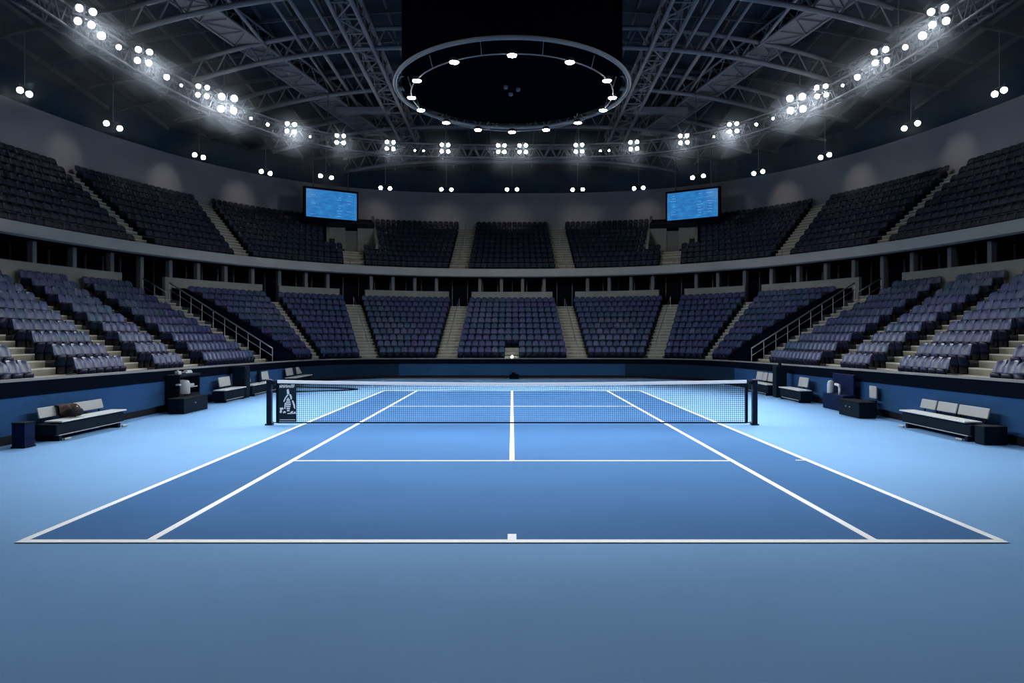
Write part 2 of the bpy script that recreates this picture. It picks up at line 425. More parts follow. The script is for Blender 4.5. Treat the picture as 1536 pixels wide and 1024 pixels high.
# ------------------------------------------------------------------ seats
def back_grid(w,h,z0,nx,ny,th,lean):
    """rounded shell backrest, centred on x, standing at y=0, leaning back"""
    mb=MB(); fr=[]; bk=[]
    for j in range(ny+1):
        t=j/ny
        hw=w/2*(1-.04*t) if t<.42 else w/2*math.sqrt(max(0.0,1-((t-.42)/.58)**2*.78))*.98
        for i in range(nx+1):
            a=-1+2*i/nx
            x=hw*a; y=lean*t*h-.055*(a*a)+(.05*((t-.6)/.4)**2 if t>.6 else 0); zz=z0+h*t-(.02*a*a if t>.9 else 0)
            fr.append((x,y,zz)); bk.append((x,y+th,zz))
    n=len(fr); W=nx+1; fs=[]
    for j in range(ny):
        for i in range(nx):
            k=j*W+i; fs.append((k,k+1,k+W+1,k+W)); fs.append((n+k,n+k+W,n+k+W+1,n+k+1))
    for j in range(ny):
        k=j*W; fs.append((k,k+W,n+k+W,n+k)); k=j*W+nx; fs.append((k,n+k,n+k+W,k+W))
    for i in range(nx):
        k=i; fs.append((k,n+k,n+k+1,k+1)); k=ny*W+i; fs.append((k,k+1,n+k+1,n+k))
    mb.add(fr+bk,fs); return mb
def pan_grid(w,nx,ny,th=.035):
    """seat pan folded up in front of the backrest"""
    mb=MB(); fr=[]; bk=[]
    for j in range(ny+1):
        t=j/ny
        hw=w/2*(.92 if t<.75 else .94-.22*((t-.75)/.25)**2)
        for i in range(nx+1):
            a=-1+2*i/nx; x=hw*a
            y=-.05-.07*t-.02*t*t-.03*(1-a*a); zz=.19+.32*t
            fr.append((x,y,zz)); bk.append((x,y+th,zz+.01))
    n=len(fr); W=nx+1; fs=[]
    for j in range(ny):
        for i in range(nx):
            k=j*W+i; fs.append((k,k+1,k+W+1,k+W)); fs.append((n+k,n+k+W,n+k+W+1,n+k+1))
    for j in range(ny):
        k=j*W; fs.append((k,k+W,n+k+W,n+k)); k=j*W+nx; fs.append((k,n+k,n+k+W,k+W))
    for i in range(nx):
        k=i; fs.append((k,n+k,n+k+1,k+1)); k=ny*W+i; fs.append((k,k+1,n+k+1,n+k))
    mb.add(fr+bk,fs); return mb
# detailed meshes, one per colour
SEATW=.46
back_me=[]; pan_me=[]; 
for m,mp_ in zip(SEATS,PANS):
    back_me.append(back_grid(SEATW,.33,.50,6,8,.05,.3).mesh('backrest',m,smooth=True))
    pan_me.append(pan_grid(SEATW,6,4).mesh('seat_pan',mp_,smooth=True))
b=MB(); b.box((0,.03,.2),(.05,.06,.4)); b.box((0,-.02,.012),(.14,.2,.024)); b.box((0,-.03,.3),(.36,.05,.04)); brk_me=b.mesh('bracket',M['bracket'])
lowb=back_grid(SEATW,.33,.50,4,5,.05,.3); lowp=pan_grid(SEATW,2,2)

def seat_rows(T,tname,pitch,hw):
    out=[]
    for s_ in (1,-1):
        for i in range(T.n):
            for k in range(T.rows):
                v=(k+.62)/T.rows
                ua,ub=float(i),float(i+1)
                if tname=='lower' and i==3: ub=cover_u(v)[1]
                K=60; us=[ua+(ub-ua)*q/K for q in range(K+1)]; P=[T.plan(s_*u,v) for u in us]
                L=[0]
                for q in range(K): L.append(L[-1]+math.dist(P[q],P[q+1]))
                m0=hw(i,v); m1=hw(i+1,v) if not (tname=='lower' and i==3) else .1
                if i==0: m0=0
                if ub<i+1: pass
                use=L[-1]-m0-m1
                avgx=abs(P[K//2][0]); pt=pitch(i)
                n=int(use/pt)
                if n<1: continue
                pt=use/n
                for c in range(n):
                    l=m0+pt*(c+.5)
                    q=0
                    while q<K-1 and L[q+1]<l: q+=1
                    t=(l-L[q])/max(L[q+1]-L[q],1e-6); p=lerp(P[q],P[q+1],t)
                    d=(P[q+1][0]-P[q][0],P[q+1][1]-P[q][1]); 
                    ang=math.atan2(d[1],d[0])
                    # seat faces inward (-Y local); for the left half the run goes left: local x = -dir
                    ang=ang+PI if s_==1 else ang
                    ang+=(-1 if s_==1 else 1)*math.radians(7 if i>=4 else (4 if i==3 else 0))
                    if tname=='lower' and k<=1 and abs(p[0])<.42: continue
                    if tname=='upper' and k>=VROW:
                        al,la=in_vom(p)
                        if abs(la)<1.8: continue
                        # narrow stairs beside the doorway climbing away from it
                    out.append((s_,i,k,c,n,p[0],p[1],T.zt(k),ang,pt*.92/SEATW))
    return out
def hwl(i,v):
    # aisles run obliquely to the rows at the sides: widen the gap measured along the row
    w={1:1.15,2:1.1,3:.75,4:1.9}.get(i,1.55-.85*v)/2
    if i==0: return 0
    T=LOW; p=T.plan(i,v); q=T.plan(i+.05,v); a=T.plan(i,0); b=T.plan(i,1)
    t=Vector((q[0]-p[0],q[1]-p[1])).normalized(); d=Vector((b[0]-a[0],b[1]-a[1])).normalized()
    return w/max(.45,abs(t.x*-d.y+t.y*d.x))+.02
def hwu(i,v):
    w={1:1.3,2:1.35}.get(i,1.2)/2
    if i==0: return 0
    T=UPP; p=T.plan(i,v); q=T.plan(i+.05,v); a=T.plan(i,0); b=T.plan(i,1)
    t=Vector((q[0]-p[0],q[1]-p[1])).normalized(); d=Vector((b[0]-a[0],b[1]-a[1])).normalized()
    return w/max(.45,abs(t.x*-d.y+t.y*d.x))+.02
low=seat_rows(LOW,'lower',lambda i:.385 if i<2 else (.40 if i==2 else (.40 if i==3 else .375)),hwl)
upp=seat_rows(UPP,'upper',lambda i:.385 if i<2 else (.43 if i==2 else .46),hwu)
def vis(s,mg):
    X,Y,sc=px((s[5],s[6],s[7]+.5)); return -mg<X<1536+mg and s[6]>3
cand=sorted([s for s in low if vis(s,-4)],key=lambda s:s[6])
near=cand[:300]; nearset=set((s[0],s[1],s[2],s[3]) for s in near)
def color_of(s):
    r=random.Random(int(s[5]*70)*991+int(s[6]*70)*37+s[2]); base=r.random()
    band=math.sin(s[5]*.9+s[6]*.33)+.6*math.sin(s[6]*.8-s[5]*.5)
    if base<.18: return r.choice([0,1,2,3,4])
    return 0 if band<-.6 else (1 if band<.1 else (2 if band<.5 else (3 if band<1.0 else 4)))
BLK={3:'far corner block',4:'fifth block',5:'fourth block',6:'third block',7:'second block',8:'first block',2:'far block',1:'back block',0:'middle block'}
order={}
for s in near: order.setdefault((s[0],s[1],s[2]),[]).append(s)
for key,lst in order.items():
    lst.sort(key=lambda s:s[6])
    for j,s in enumerate(lst,1):
        _,i,k,c,n,x,y,z,ang,sc=s; ci=color_of(s)
        o=empty('stadium_seat',(x,y,z),ang,'blue folding seat, %s from the camera in row %s, %s, %s stand'%(ORD[j],['one','two','three','four','five','six','seven','eight','nine','ten'][k],BLK[i],sides[s[0]]),'seat','folding seats of the lower stands')
        o.scale=(sc,1,1)
        for nm,me in(('backrest',back_me[ci]),('seat_pan',pan_me[ci]),('bracket',brk_me)):
            c_=bpy.data.objects.new(nm,me); col.objects.link(c_); c_.parent=o
# all the farther seats as one mesh
mb=MB()
for T_,lst in(('l',low),('u',upp)):
    for s in lst:
        if T_=='l' and (s[0],s[1],s[2],s[3]) in nearset: continue
        if not vis(s,120): continue
        mb.cur=color_of(s); _,i,k,c,n,x,y,z,ang,sc=s
        ca,sa=math.cos(ang),math.sin(ang)
        cc=mb.cur
        for g in (lowb,lowp):
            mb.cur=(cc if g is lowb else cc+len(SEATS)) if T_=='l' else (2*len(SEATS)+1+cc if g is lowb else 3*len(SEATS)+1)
            vs=[(x+vx*sc*ca-vy*sa, y+vx*sc*sa+vy*ca, z+vz) for vx,vy,vz in g.v]
            mb.add(vs,g.f)
        mb.cur=2*len(SEATS)
        for zz in(.15,):
            vs=[(x+vx*ca-vy*sa,y+vx*sa+vy*ca,z+vz) for vx,vy,vz in((-.03,0,0),(.03,0,0),(.03,.05,0),(-.03,.05,0),(-.03,0,.4),(.03,0,.4),(.03,.05,.4),(-.03,.05,.4))]
            mb.add(vs,[(4,5,6,7),(0,1,5,4),(1,2,6,5),(2,3,7,6),(3,0,4,7)])
o=mb.build('stadium_seats',SEATS+PANS+[M['bracket']]+SHADE_USEATS+[SHADE_UPAN],smooth=True,fix=False)
tag(o,'rows of small dark blue folding seats filling the far lower and upper stands','seats',kind='stuff')

# ------------------------------------------------------------------ tier back wall, concourse, fascia
openings=[LOW.so[i] for i in range(1,LOW.n+1)]
segs=[]; prev=-LOW.so[1]+.72
hwopen={1:.75,2:.85,3:.55,4:1.3}
pos=[(0,0)]
edges=[]
for i in range(1,LOW.n): edges.append((LOW.so[i]-hwopen.get(i,0),LOW.so[i]+hwopen.get(i,0)) if i in hwopen else None)
cuts=[e for e in edges if e]
start=-cuts[0][0]
pieces=[(-cuts[0][0],cuts[0][0])]
for a,b in zip(cuts,cuts[1:]): pieces+= [(a[1],b[0]),(-b[0],-a[1])]
pieces+=[(cuts[-1][1],LFAS),(-LFAS,-cuts[-1][1])]
pname=['above the middle block','above the back block %s','above the far block %s','above the far corner block %s','above the long near block %s']
for j,(a,b) in enumerate(pieces):
    ls,P,N=fas.span(b,a,.5)
    mb=MB(); mb.sweep(P,N,[(-.02,4.1),(.16,4.1),(.16,5.3),(-.02,5.3)])
    w='left' if (a+b)>0 else 'right'; lab=pname[(j+1)//2]; lab=lab%('on the '+w) if '%s' in lab else lab
    o=mb.build('parapet_wall',M['concrete']); struct(o,'pale grey parapet wall '+lab,'wall')
# concourse floor, back glazing, ceiling slab
ls,P,N=fas.span(LFAS,-LFAS,.6)
mb=MB(); mb.sweep(P,N,[(-.3,3.9),(3.2,3.9),(3.2,4.12),(-.3,4.12)]); o=mb.build('concourse_floor',M['terrace']); struct(o,'dark concourse floor behind the lower seats','floor')
wr=empty('window_1',(0,0,0),label='long dark glazing at the back of the concourse between the two tiers',cat='window',kind='structure')
mb=MB(); mb.sweep(P,N,[(2.0,4.12),(2.1,4.12),(2.1,6.2),(2.0,6.2)]); mb.build('window_pane',M['glass'],wr)
mb=MB(); l=-LFAS+.4
while l<LFAS:
    p=fas.at(l); n=fas.nrm(l); mb.box((p[0]+n[0]*1.93,p[1]+n[1]*1.93,5.16),(.05,.08,2.08),rz=math.atan2(n[1],n[0])+PI/2); l+=.95
mb.build('window_mullions',M['pillar'],wr)
mb=MB(); mb.sweep(P,N,[(-.25,6.22),(3.2,6.22),(3.2,6.4),(-.25,6.4)]); o=mb.build('balcony_slab',M['trim']); struct(o,'dark underside slab of the upper balcony','slab')
mb=MB(); mb.sweep(P,N,[(-.4,6.3),(-.25,6.24),(-.25,6.78),(-.32,6.8),(-.42,6.78)]); o=mb.build('balcony_fascia',M['fascia']); struct(o,'pale grey curved fascia band along the edge of the upper tier','fascia')
# pillars
pl=[]
l=.7
while l<LFAS-1:
    x=fas.at(l)[0]
    if not any(a-.05<l<b+.05 for a,b in cuts[:2]): pl.append(l)
    l+=1.42 if l<13 else (1.75 if l<24 else 2.1)
pl=sorted([-l for l in pl]+pl,key=lambda l:-l)
for j,l in enumerate(pl):
    p=fas.at(l); n=fas.nrm(l); c=(p[0]+n[0]*.36,p[1]+n[1]*.36)
    mb=MB(); mb.bevbox((0,0,1.05),(.22,.3,2.1),.03)
    o=mb.build('concourse_pillar',M['pillar']); o.location=(c[0],c[1],4.12); o.rotation_euler=(0,0,math.atan2(n[1],n[0])+PI/2)
    tag(o,'grey concourse pillar, %s along the gallery from the left'%ORD[j+1],'pillar',group='pillars between the two tiers',kind='structure')
# balcony railing
root=empty('balcony_railing',(0,0,0),label='thin dark steel railing along the front edge of the upper tier',cat='railing')
ls,P,N=fas.span(LFAS,-LFAS,.6)
mb=MB(); mb.path([(p[0]-n[0]*.3,p[1]-n[1]*.3,7.12) for p,n in zip(P,N)],.014,6); mb.build('top_rail',M['steeldim'],root)
L2=[l for l in ls][::3]
for l in L2[:98]:
    p=fas.at(l); n=fas.nrm(l); mb=MB(); mb.tube((p[0]-n[0]*.3,p[1]-n[1]*.3,6.78),(p[0]-n[0]*.3,p[1]-n[1]*.3,7.12),.012,5); mb.build('post',M['steeldim'],root)
# upper wall
ls,P,N=upo.span(LUP,-LUP,.7)
mb=MB(); mb.sweep(P,N,[(-.1,10.3),(.2,10.3),(.2,13.6),(-.1,13.6)]); o=mb.build('wall_upper',M['upwall']); struct(o,'plain grey curved wall above the top row of the upper tier','wall')
mb=MB(); mb.sweep(P,N,[(.25,13.2),(.4,13.2),(.4,15.6),(.25,15.6)]); o=mb.build('wall_upper_band',M['walldark']); struct(o,'black band between the grey upper wall and the roof','wall')

# vomitory boxes
for s_ in (1,-1):
    a=UPP.plan(2,0); b=UPP.plan(2,1); d=Vector((b[0]-a[0],b[1]-a[1],0)); L=d.length; d.normalize(); c=Vector((-d.y,d.x,0))
    A=Vector((a[0],a[1],0)); zl=UPP.zt(VROW-1)+.3
    root=empty('doorway_recess',(0,0,0),label='grey concrete entrance recess with stair under the %s blue screen'%sides[s_],cat='doorway',kind='structure')
    def W(al,la,z):
        p=A+d*(al*L)+c*la; return (s_*p.x,p.y,z)
    def slab(al0,al1,la0,la1,zs,m,nm):
        # zs: (zlo0,zhi0,zlo1,zhi1)
        v=[W(al0,la0,zs[0]),W(al0,la1,zs[0]),W(al1,la1,zs[2]),W(al1,la0,zs[2]),W(al0,la0,zs[1]),W(al0,la1,zs[1]),W(al1,la1,zs[3]),W(al1,la0,zs[3])]
        q=MB(); q.add(v,[(3,2,1,0),(4,5,6,7),(0,1,5,4),(1,2,6,5),(2,3,7,6),(3,0,4,7)]); return q.build(nm,m,root)
    z4=UPP.zt(VROW); zt=z4+1.55
    slab(.40,.80,-1.6,1.6,(zl-.2,zl,zl-.2,zl),M['stairs'],'landing')
    for sg in(-1,1):
        slab(.40,.86,sg*1.72,sg*1.55,(zl-.3,z4+.4,zl-.3,z4+3.0),M['concrete'],'side_wall')
    for (x0,x1) in ((-1.6,-.42),(.42,1.6)):
        slab(.62,.65,x0,x1,(zl,zt+.2,zl,zt+.2),M['concrete'],'back_wall')
    slab(.63,.66,-.42,.42,(zl,zt,zl,zt),M['pillar'],'door_panel')
    slab(.61,.88,-1.6,1.6,(zt+.2,zt+.5,zt+.9,zt+1.2),M['trim'],'roof_slab')
    # small stairs climbing on the outer sides of the recess
    for sg in (-1,1):
        q=MB()
        for k in range(VROW,10):
            for h in(0,1):
                al0=(k+.5*h)/10; al1=al0+.05; z=UPP.zt(k)+.02+h*.22
                v=[W(al0,sg*1.72,z-.5),W(al0,sg*2.3,z-.5),W(al1,sg*2.3,z-.5),W(al1,sg*1.72,z-.5),W(al0,sg*1.72,z),W(al0,sg*2.3,z),W(al1,sg*2.3,z),W(al1,sg*1.72,z)]
                q.add(v,[(3,2,1,0),(4,5,6,7),(0,1,5,4),(1,2,6,5),(2,3,7,6),(3,0,4,7)])
        q.build('side_stairs',M['stairs'],root)

# small stair in the middle of the front rows
mb=MB(); 
for k in range(4): mb.box((0,42.75+k*.3,.5+.15*k+.2),(.8,.34,.6+.3*k*.5))
o=mb.build('centre_steps',M['stairs']); struct(o,'small pale steps in the gap in the middle front row','stairs')
mb=MB(); mb.lathe((0,0,0),[(.05,0),(.06,.02),(.06,.1),(.03,.13)],12); mb.box((0,0,.06),(.03,.16,.04))
o=mb.build('step_light',M['lenssmall']); o.location=(.0,42.45,1.13); tag(o,'tiny bright lamp on the coping in front of the middle steps','lamp')

# ------------------------------------------------------------------ roof
def R(x,y):
    r2=(abs(x)/24.9)**2.3+(abs(y-20)/39.5)**2.3
    return 15.3+3.4*(1-min(1.05,r2))
mb=MB(); g=[]; NR,NT=14,72
for r in range(NR+1):
    t=r/NR
    for k in range(NT):
        a=2*PI*k/NT; c,q=math.cos(a),math.sin(a)
        x=t*25.2*math.copysign(abs(c)**(2/2.7),c); y=20+t*39.9*math.copysign(abs(q)**(2/2.7),q)
        g.append((x,y,R(x,y)+.15))
fs=[]
for r in range(NR):
    for k in range(NT): fs.append((r*NT+k,r*NT+(k+1)%NT,(r+1)*NT+(k+1)%NT,(r+1)*NT+k))
mb.add(g,fs); o=mb.build('ceiling',M['ceiling'],fix=False); struct(o,'dark blue-grey roof deck high above the arena','ceiling')
def inside(x,y,f=.985): return (abs(x)/24.9)**2.7+(abs(y-20)/39.5)**2.7<f
# purlins along the depth
j=0
xs=[-22.5+1.5*i for i in range(31)]
for x in xs:
    if abs(x)<.1: continue
    ys=[y*1.0 for y in range(8,60,2) if inside(x,y)]
    if len(ys)<3: continue
    mb=MB()
    for a,b in zip(ys,ys[1:]):
        p=Vector((x,a,R(x,a)-.1)); q=Vector((x,b,R(x,b)-.1)); c=(p+q)/2; dd=q-p
        mt=Matrix(((1,0,0),(0,dd.y/dd.length,-dd.z/dd.length),(0,dd.z/dd.length,dd.y/dd.length)))
        mb.box(c,(.10,dd.length+.02,.2),mtx=mt)
    j+=1
    o=mb.build('roof_purlin',M['steeldim']); tag(o,'slim steel purlin under the roof deck running away, %s from the left'%ORD[j],'beam',group='roof purlins',kind='structure')
j=0
for y in range(12,60,3):
    X=[x for x in range(-24,25,2) if inside(x,y)]
    mb=MB()
    for a,b in zip(X,X[1:]):
        p=Vector((a,y,R(a,y)-.3)); q=Vector((b,y,R(b,y)-.3)); c=(p+q)/2; dd=q-p
        mt=Matrix(((dd.x/dd.length,0,-dd.z/dd.length),(0,1,0),(dd.z/dd.length,0,dd.x/dd.length)))
        mb.box(c,(dd.length+.02,.1,.16),mtx=mt)
    j+=1
    o=mb.build('roof_joist',M['steeldim']); tag(o,'slim steel joist crossing under the roof deck, %s from the front'%ORD[j],'beam',group='roof joists',kind='structure')

# box-section lattice truss along a polyline
def truss(name,pts,w,h,rc,rw,label,cat='truss',m='steel',group=None,step=1,plate=False,up=None):
    pts=[Vector(p) for p in pts]; root=empty(name,pts[0],label=label,cat=cat,group=group)
    o0=pts[0]; ch=[[],[],[],[]]
    for i,p in enumerate(pts):
        a=pts[max(0,i-1)]; b=pts[min(len(pts)-1,i+1)]; d=(b-a).normalized(); sd=d.cross(Vector((0,0,1))).normalized()
        for k,(su,sv) in enumerate(((-1,0),(1,0),(1,1),(-1,1))):
            ch[k].append(p-o0+sd*su*w/2+Vector((0,0,1))*h*sv)
    for k,nm in enumerate(('bottom_chord','bottom_chord','top_chord','top_chord')):
        if w<.05 and k in(1,3): continue
        q=MB(); q.path(ch[k],rc,7); q.build(nm,M[m],root,smooth=True)
    q=MB()
    fl=[(0,3),(1,2)] if w>=.05 else [(0,3)]
    for a,b in fl:
        for i in range(len(pts)-1):
            mid=(ch[b][i]+ch[b][i+1])/2
            q.tube(ch[a][i],mid,rw,5); q.tube(mid,ch[a][i+1],rw,5)
    if w>=.05:
        for a,b in((0,1),(3,2)):
            for i in range(len(pts)-1):
                if i%2: q.tube(ch[a][i],ch[b][i+1],rw,5)
                else: q.tube(ch[b][i],ch[a][i+1],rw,5)
                q.tube(ch[a][i],ch[b][i],rw,5)
    q.build('web',M[m],root)
    if plate:
        q=MB()
        for i in range(len(pts)-1):
            a0,a1,b0,b1=ch[0][i],ch[1][i],ch[0][i+1],ch[1][i+1]
            z=Vector((0,0,.06)); q.add([a0+z,a1+z,b1+z,b0+z,a0+z*1.8,a1+z*1.8,b1+z*1.8,b0+z*1.8],[(3,2,1,0),(4,5,6,7),(0,1,5,4),(1,2,6,5),(2,3,7,6),(3,0,4,7)])
        q.build('walkway_plate',M['steel'],root)
    return root
# transverse arched trusses
for j,y in enumerate((24.5,30.4,36.3,42.2,48.5,54)):
    X=[-15.4+1.1*i for i in range(29)]
    if y>50: X=[x for x in X if abs(x)<12.5]
    pts=[(x,y,16.25-(0 if abs(x)<5 else 1.5*((abs(x)-5)/10)**2)-(.0 if y<46 else (y-46)*.17)) for x in X]
    truss('roof_truss',pts,0.0,.95,.12,.045,'arched lattice roof truss spanning side to side, %s from the front'%ORD[j+1],group='arched cross trusses')
# longitudinal trusses
def seg(p,q,n): return [tuple(lerp(p,q,i/n)) for i in range(n+1)]
for s_ in (1,-1):
    truss('roof_truss',seg((s_*-7.4,20,17.0),(s_*-6.9,52,15.2),22),1.0,.9,.10,.04,'deep box lattice truss beside the central drum on the %s, running away'%sides[s_])
    truss('roof_walkway',seg((s_*-17,20,17.2),(s_*-9.0,50,15.6),24),1.5,.7,.06,.03,'broad lattice walkway hung under the %s side of the roof'%sides[s_],cat='walkway',plate=True)
    truss('roof_truss',seg((s_*-20.5,24,16.6),(s_*-15.5,50,15.1),16),.5,.6,.06,.03,'slim lattice truss near the %s edge of the roof'%sides[s_],m='steeldim')
    truss('roof_truss',seg((s_*-4.6,24,17.5),(s_*-2.5,30.4,16.4),6),.5,.6,.07,.03,'short slanting lattice brace meeting the drum on the %s'%sides[s_])
    # bright slats / ducts between trusses
    for j,(x,w) in enumerate(((-9.6,.10),(-10.4,.07),(-8.7,.07),(-12.2,.08))):
        q=MB(); q.tube((s_*x,24,16.95),(s_*(x+.5),47,15.9),w,8)
        o=q.build('service_pipe',M['steel'],smooth=True); tag(o,'pale service pipe under the %s roof, %s outward from the drum'%(sides[s_],ORD[{0:2,1:3,2:1,3:4}[j]]),'pipe')
    q=MB(); q.bevbox((s_*-8.8,44.6,15.7),(3.2,.5,.35),.05); o=q.build('air_duct',M['steel']); tag(o,'short pale air duct between trusses %s of the drum'%sides[s_],'duct')
    # curved branch ribs at the outer ends
    for j,y in enumerate((30.4,36.3,42.2,48.5)):
        q=MB(); x1=-22.5 if y<40 else (-20 if y<45 else -17); y1=y+2.5; x0=-15.2; z0=14.72-(0 if y<46 else .4)
        pts=[]
        for i in range(9):
            t=i/8; x=x0+(x1-x0)*t; yy=y+2.5*t*t; pts.append((s_*x,yy,z0+(R(x1,y1)-.35-z0)*t**.8))
        q.path(pts,.08,7); o=q.build('roof_rib',M['steeldim'],smooth=True); tag(o,'curved tubular rib reaching to the %s roof edge, %s from the front'%(sides[s_],ORD[j+1]),'rib')

# oval lighting truss
ring=Curve(15.45,24.6,3.1,20)
LR=ring.find((-14.6,5))
ls,P,N=ring.span(LR,-LR,.75)
RZ=12.85
truss('lighting_truss',[(p[0],p[1],RZ) for p in P],.55,.75,.055,.025,'long oval lattice lighting truss hung around the arena under the roof',m='steeldim')
# suspension rods
j=0
for l in [LR*t for t in (.97,.8,.65,.5,.36,.22,.08,-.08,-.22,-.36,-.5,-.65,-.8,-.97)]:
    p=ring.at(l); j+=1; q=MB(); q.tube((0,0,0),(0,0,R(*p)-RZ-.7),.02,5)
    o=q.build('hanger_rod',M['steeldim']); o.location=(p[0],p[1],RZ+.72); tag(o,'thin hanger rod of the oval lighting truss, %s from the left'%ORD[j],'rod',group='hanger rods of the oval truss')

LIGHTS=[]
def add_spot(loc,target,energy,size,blend=.6,radius=.15,color=(.93,.97,1.0),name='floodlight_beam',parent=None):
    L=bpy.data.lights.new(name,'SPOT'); L.energy=energy; L.spot_size=size; L.spot_blend=blend; L.shadow_soft_size=radius; L.color=color
    o=bpy.data.objects.new(name,L); col.objects.link(o); o.location=loc
    d=Vector(target)-Vector(loc); o.rotation_euler=d.to_track_quat('-Z','Y').to_euler()
    if parent is not None:
        o.parent=parent; o.matrix_parent_inverse=Matrix.Translation(-Vector(parent.location)) if parent.rotation_euler.z==0 else parent.matrix_basis.inverted()
    return o
def add_point(loc,energy,radius=.12,color=(.9,.94,1.0),name='lamp_glow',parent=None):
    L=bpy.data.lights.new(name,'POINT'); L.energy=energy; L.shadow_soft_size=radius; L.color=color
    o=bpy.data.objects.new(name,L); col.objects.link(o); o.location=loc
    if parent is not None: o.parent=parent; o.matrix_parent_inverse=Matrix.Translation(-Vector(parent.location))
    return o
E_SPOT=1150; E_WIDE=1050; E_GLOW=17; E_DOWN=600; E_PEND=50

def lamp_cluster(p,yaw,label,scale=1.0,n4=True,group='four-lamp floodlights of the oval truss',back=None,glow=1.0):
    """local: faces -Y, tilted down"""
    root=empty('floodlight_cluster',p,label=label,cat='floodlight',group=group)
    Rm=Matrix.Rotation(yaw,3,'Z')@Matrix.Rotation(math.radians(20),3,'X')
    q=MB()
    q.box(Rm@Vector((0,.16*scale,0)),(.62*scale,.05,.06),mtx=Rm); q.box(Rm@Vector((0,.16*scale,0)),(.06,.05,.62*scale),mtx=Rm)
    q.tube(Rm@Vector((0,.16,.0)),Rm@Vector((0,.2,0))+Matrix.Rotation(yaw,3,'Z')@Vector((0,.16,0)),.03,6)
    q.build('bracket',M['housing'],root)
    for sx in(-1,1):
        for sz in(-1,1):
            c=Rm@Vector((sx*.185*scale,0,sz*.185*scale)); ax=Rm@Vector((0,-1,0))
            h=MB(); h.tube(c-ax*.15,c+ax*.02,.08*scale,12,.135*scale); hb=h.build('lamp_housing',M['housing'],root)
            h=MB(); h.disc(c+ax*.03,ax,.095*scale,14,.02); h.build('lamp_lens',M['lens'],hb)
    return root
CL=[(130,25,1.15),(231,84,1.1),(302,137,1.0),(336,156,1.5),(424,194,1),(503,212,1),(583,221,1),(668,223,1),(753,223,1)]
HZ=13.25
def on_ring(X,Y,z=HZ,out=-.8):
    s=(HY-Y)/(z-CAMH); d=F/s; x=(X-768)/s
    l=ring.find((-abs(x),d)); l=l if x<0 else -l
    p=ring.at(l); n=ring.nrm(l); return (p[0]+n[0]*out,p[1]+n[1]*out),l
targets=[(0,14,0)]
ci=0
for s_ in (1,-1):
    for k,(X,Y,sc) in enumerate(CL):
        (x,y),l=on_ring(X,Y)
        if s_==-1: x=-x
        if k==8: x=s_*-.62
        yaw=math.atan2(y-12,x)-PI/2
        lab='four-lamp floodlight on the oval truss, %s outward from the middle, %s side'%(ORD[9-k],sides[s_])
        r=lamp_cluster((x,y,HZ),yaw,lab,scale=sc*1.0)
        tgt=(x*.3,15+(y-20)*.02,0); dv=(Vector(tgt)-Vector((x,y,HZ))).normalized()*.25
        add_spot(Vector((x,y,HZ))+dv,tgt,E_SPOT*(1.35 if y<40 else .6),math.radians(62),1.0,.2,parent=r)
        add_spot(Vector((x,y,HZ))+dv,(x*-.08,24+(y-20)*.1,0),E_WIDE*(2.2 if y<40 else .7),math.radians(64),.5,.2,name='floodlight_spill',parent=r)
        add_point(Vector((x,y,HZ))+(Vector((0,10,HZ))-Vector((x,y,HZ))).normalized()*.3,E_GLOW*sc**3,.1,parent=r)
for s_ in (1,-1):  # unseen floodlights added to light the net front and the back stands
    for k,yy in enumerate((20.5,15,9)):
        x=s_*-14.55; lab='added unseen four-lamp floodlight on the near end of the oval truss, %s, %s side'%(['rear','centre','front'][k],sides[s_])
        r=lamp_cluster((x,yy,HZ),math.atan2(yy-14,x)-PI/2,lab)
        tgt=(x*-.3,41,1.5)
        add_spot(Vector((x,yy,HZ))+(Vector(tgt)-Vector((x,yy,HZ))).normalized()*.25,tgt,E_SPOT*(2.1,2.1,2.0)[k],math.radians(50),.7,.2,parent=r)
        t2=(x*-.1,17+k,0); add_spot(Vector((x,yy,HZ))+(Vector(t2)-Vector((x,yy,HZ))).normalized()*.25,t2,E_SPOT*(.5,3.0,3.6)[k],math.radians(70),1.0,.2,parent=r)
SM=[(161,53,.13),(187,70,.09),(256,115,.11),(273,128,.05),(366,179,.06),(387,189,.07),(455,208,.05),(622,228,.05),(635,228,.05)]
for s_ in (1,-1):
    for k,(X,Y,r_) in enumerate(SM):
        (x,y),l=on_ring(X,Y,13.1,-.62)
        if s_==-1: x=-x
        root=empty('spotlight',(x,y,13.1),label='small single spotlight under the oval truss, %s from the outer end, %s side'%(ORD[k+1],sides[s_]),cat='spotlight',group='small spotlights of the oval truss')
        ax=(Vector((0,12,0))-Vector((x,y,13.1))).normalized()
        h=MB(); h.tube(-ax*.2,ax*.0,r_*.7,10,r_*1.1); qn=ring.nrm(abs(l)); h.tube((0,0,0),(abs(qn[0])*(.25 if x>0 else -.25),qn[1]*.25,0),.015,5); h.build('lamp_housing',M['housing'],root)
        h=MB(); h.disc(ax*.015,ax,r_,12,.02); h.build('lamp_lens',M['lens'],root)

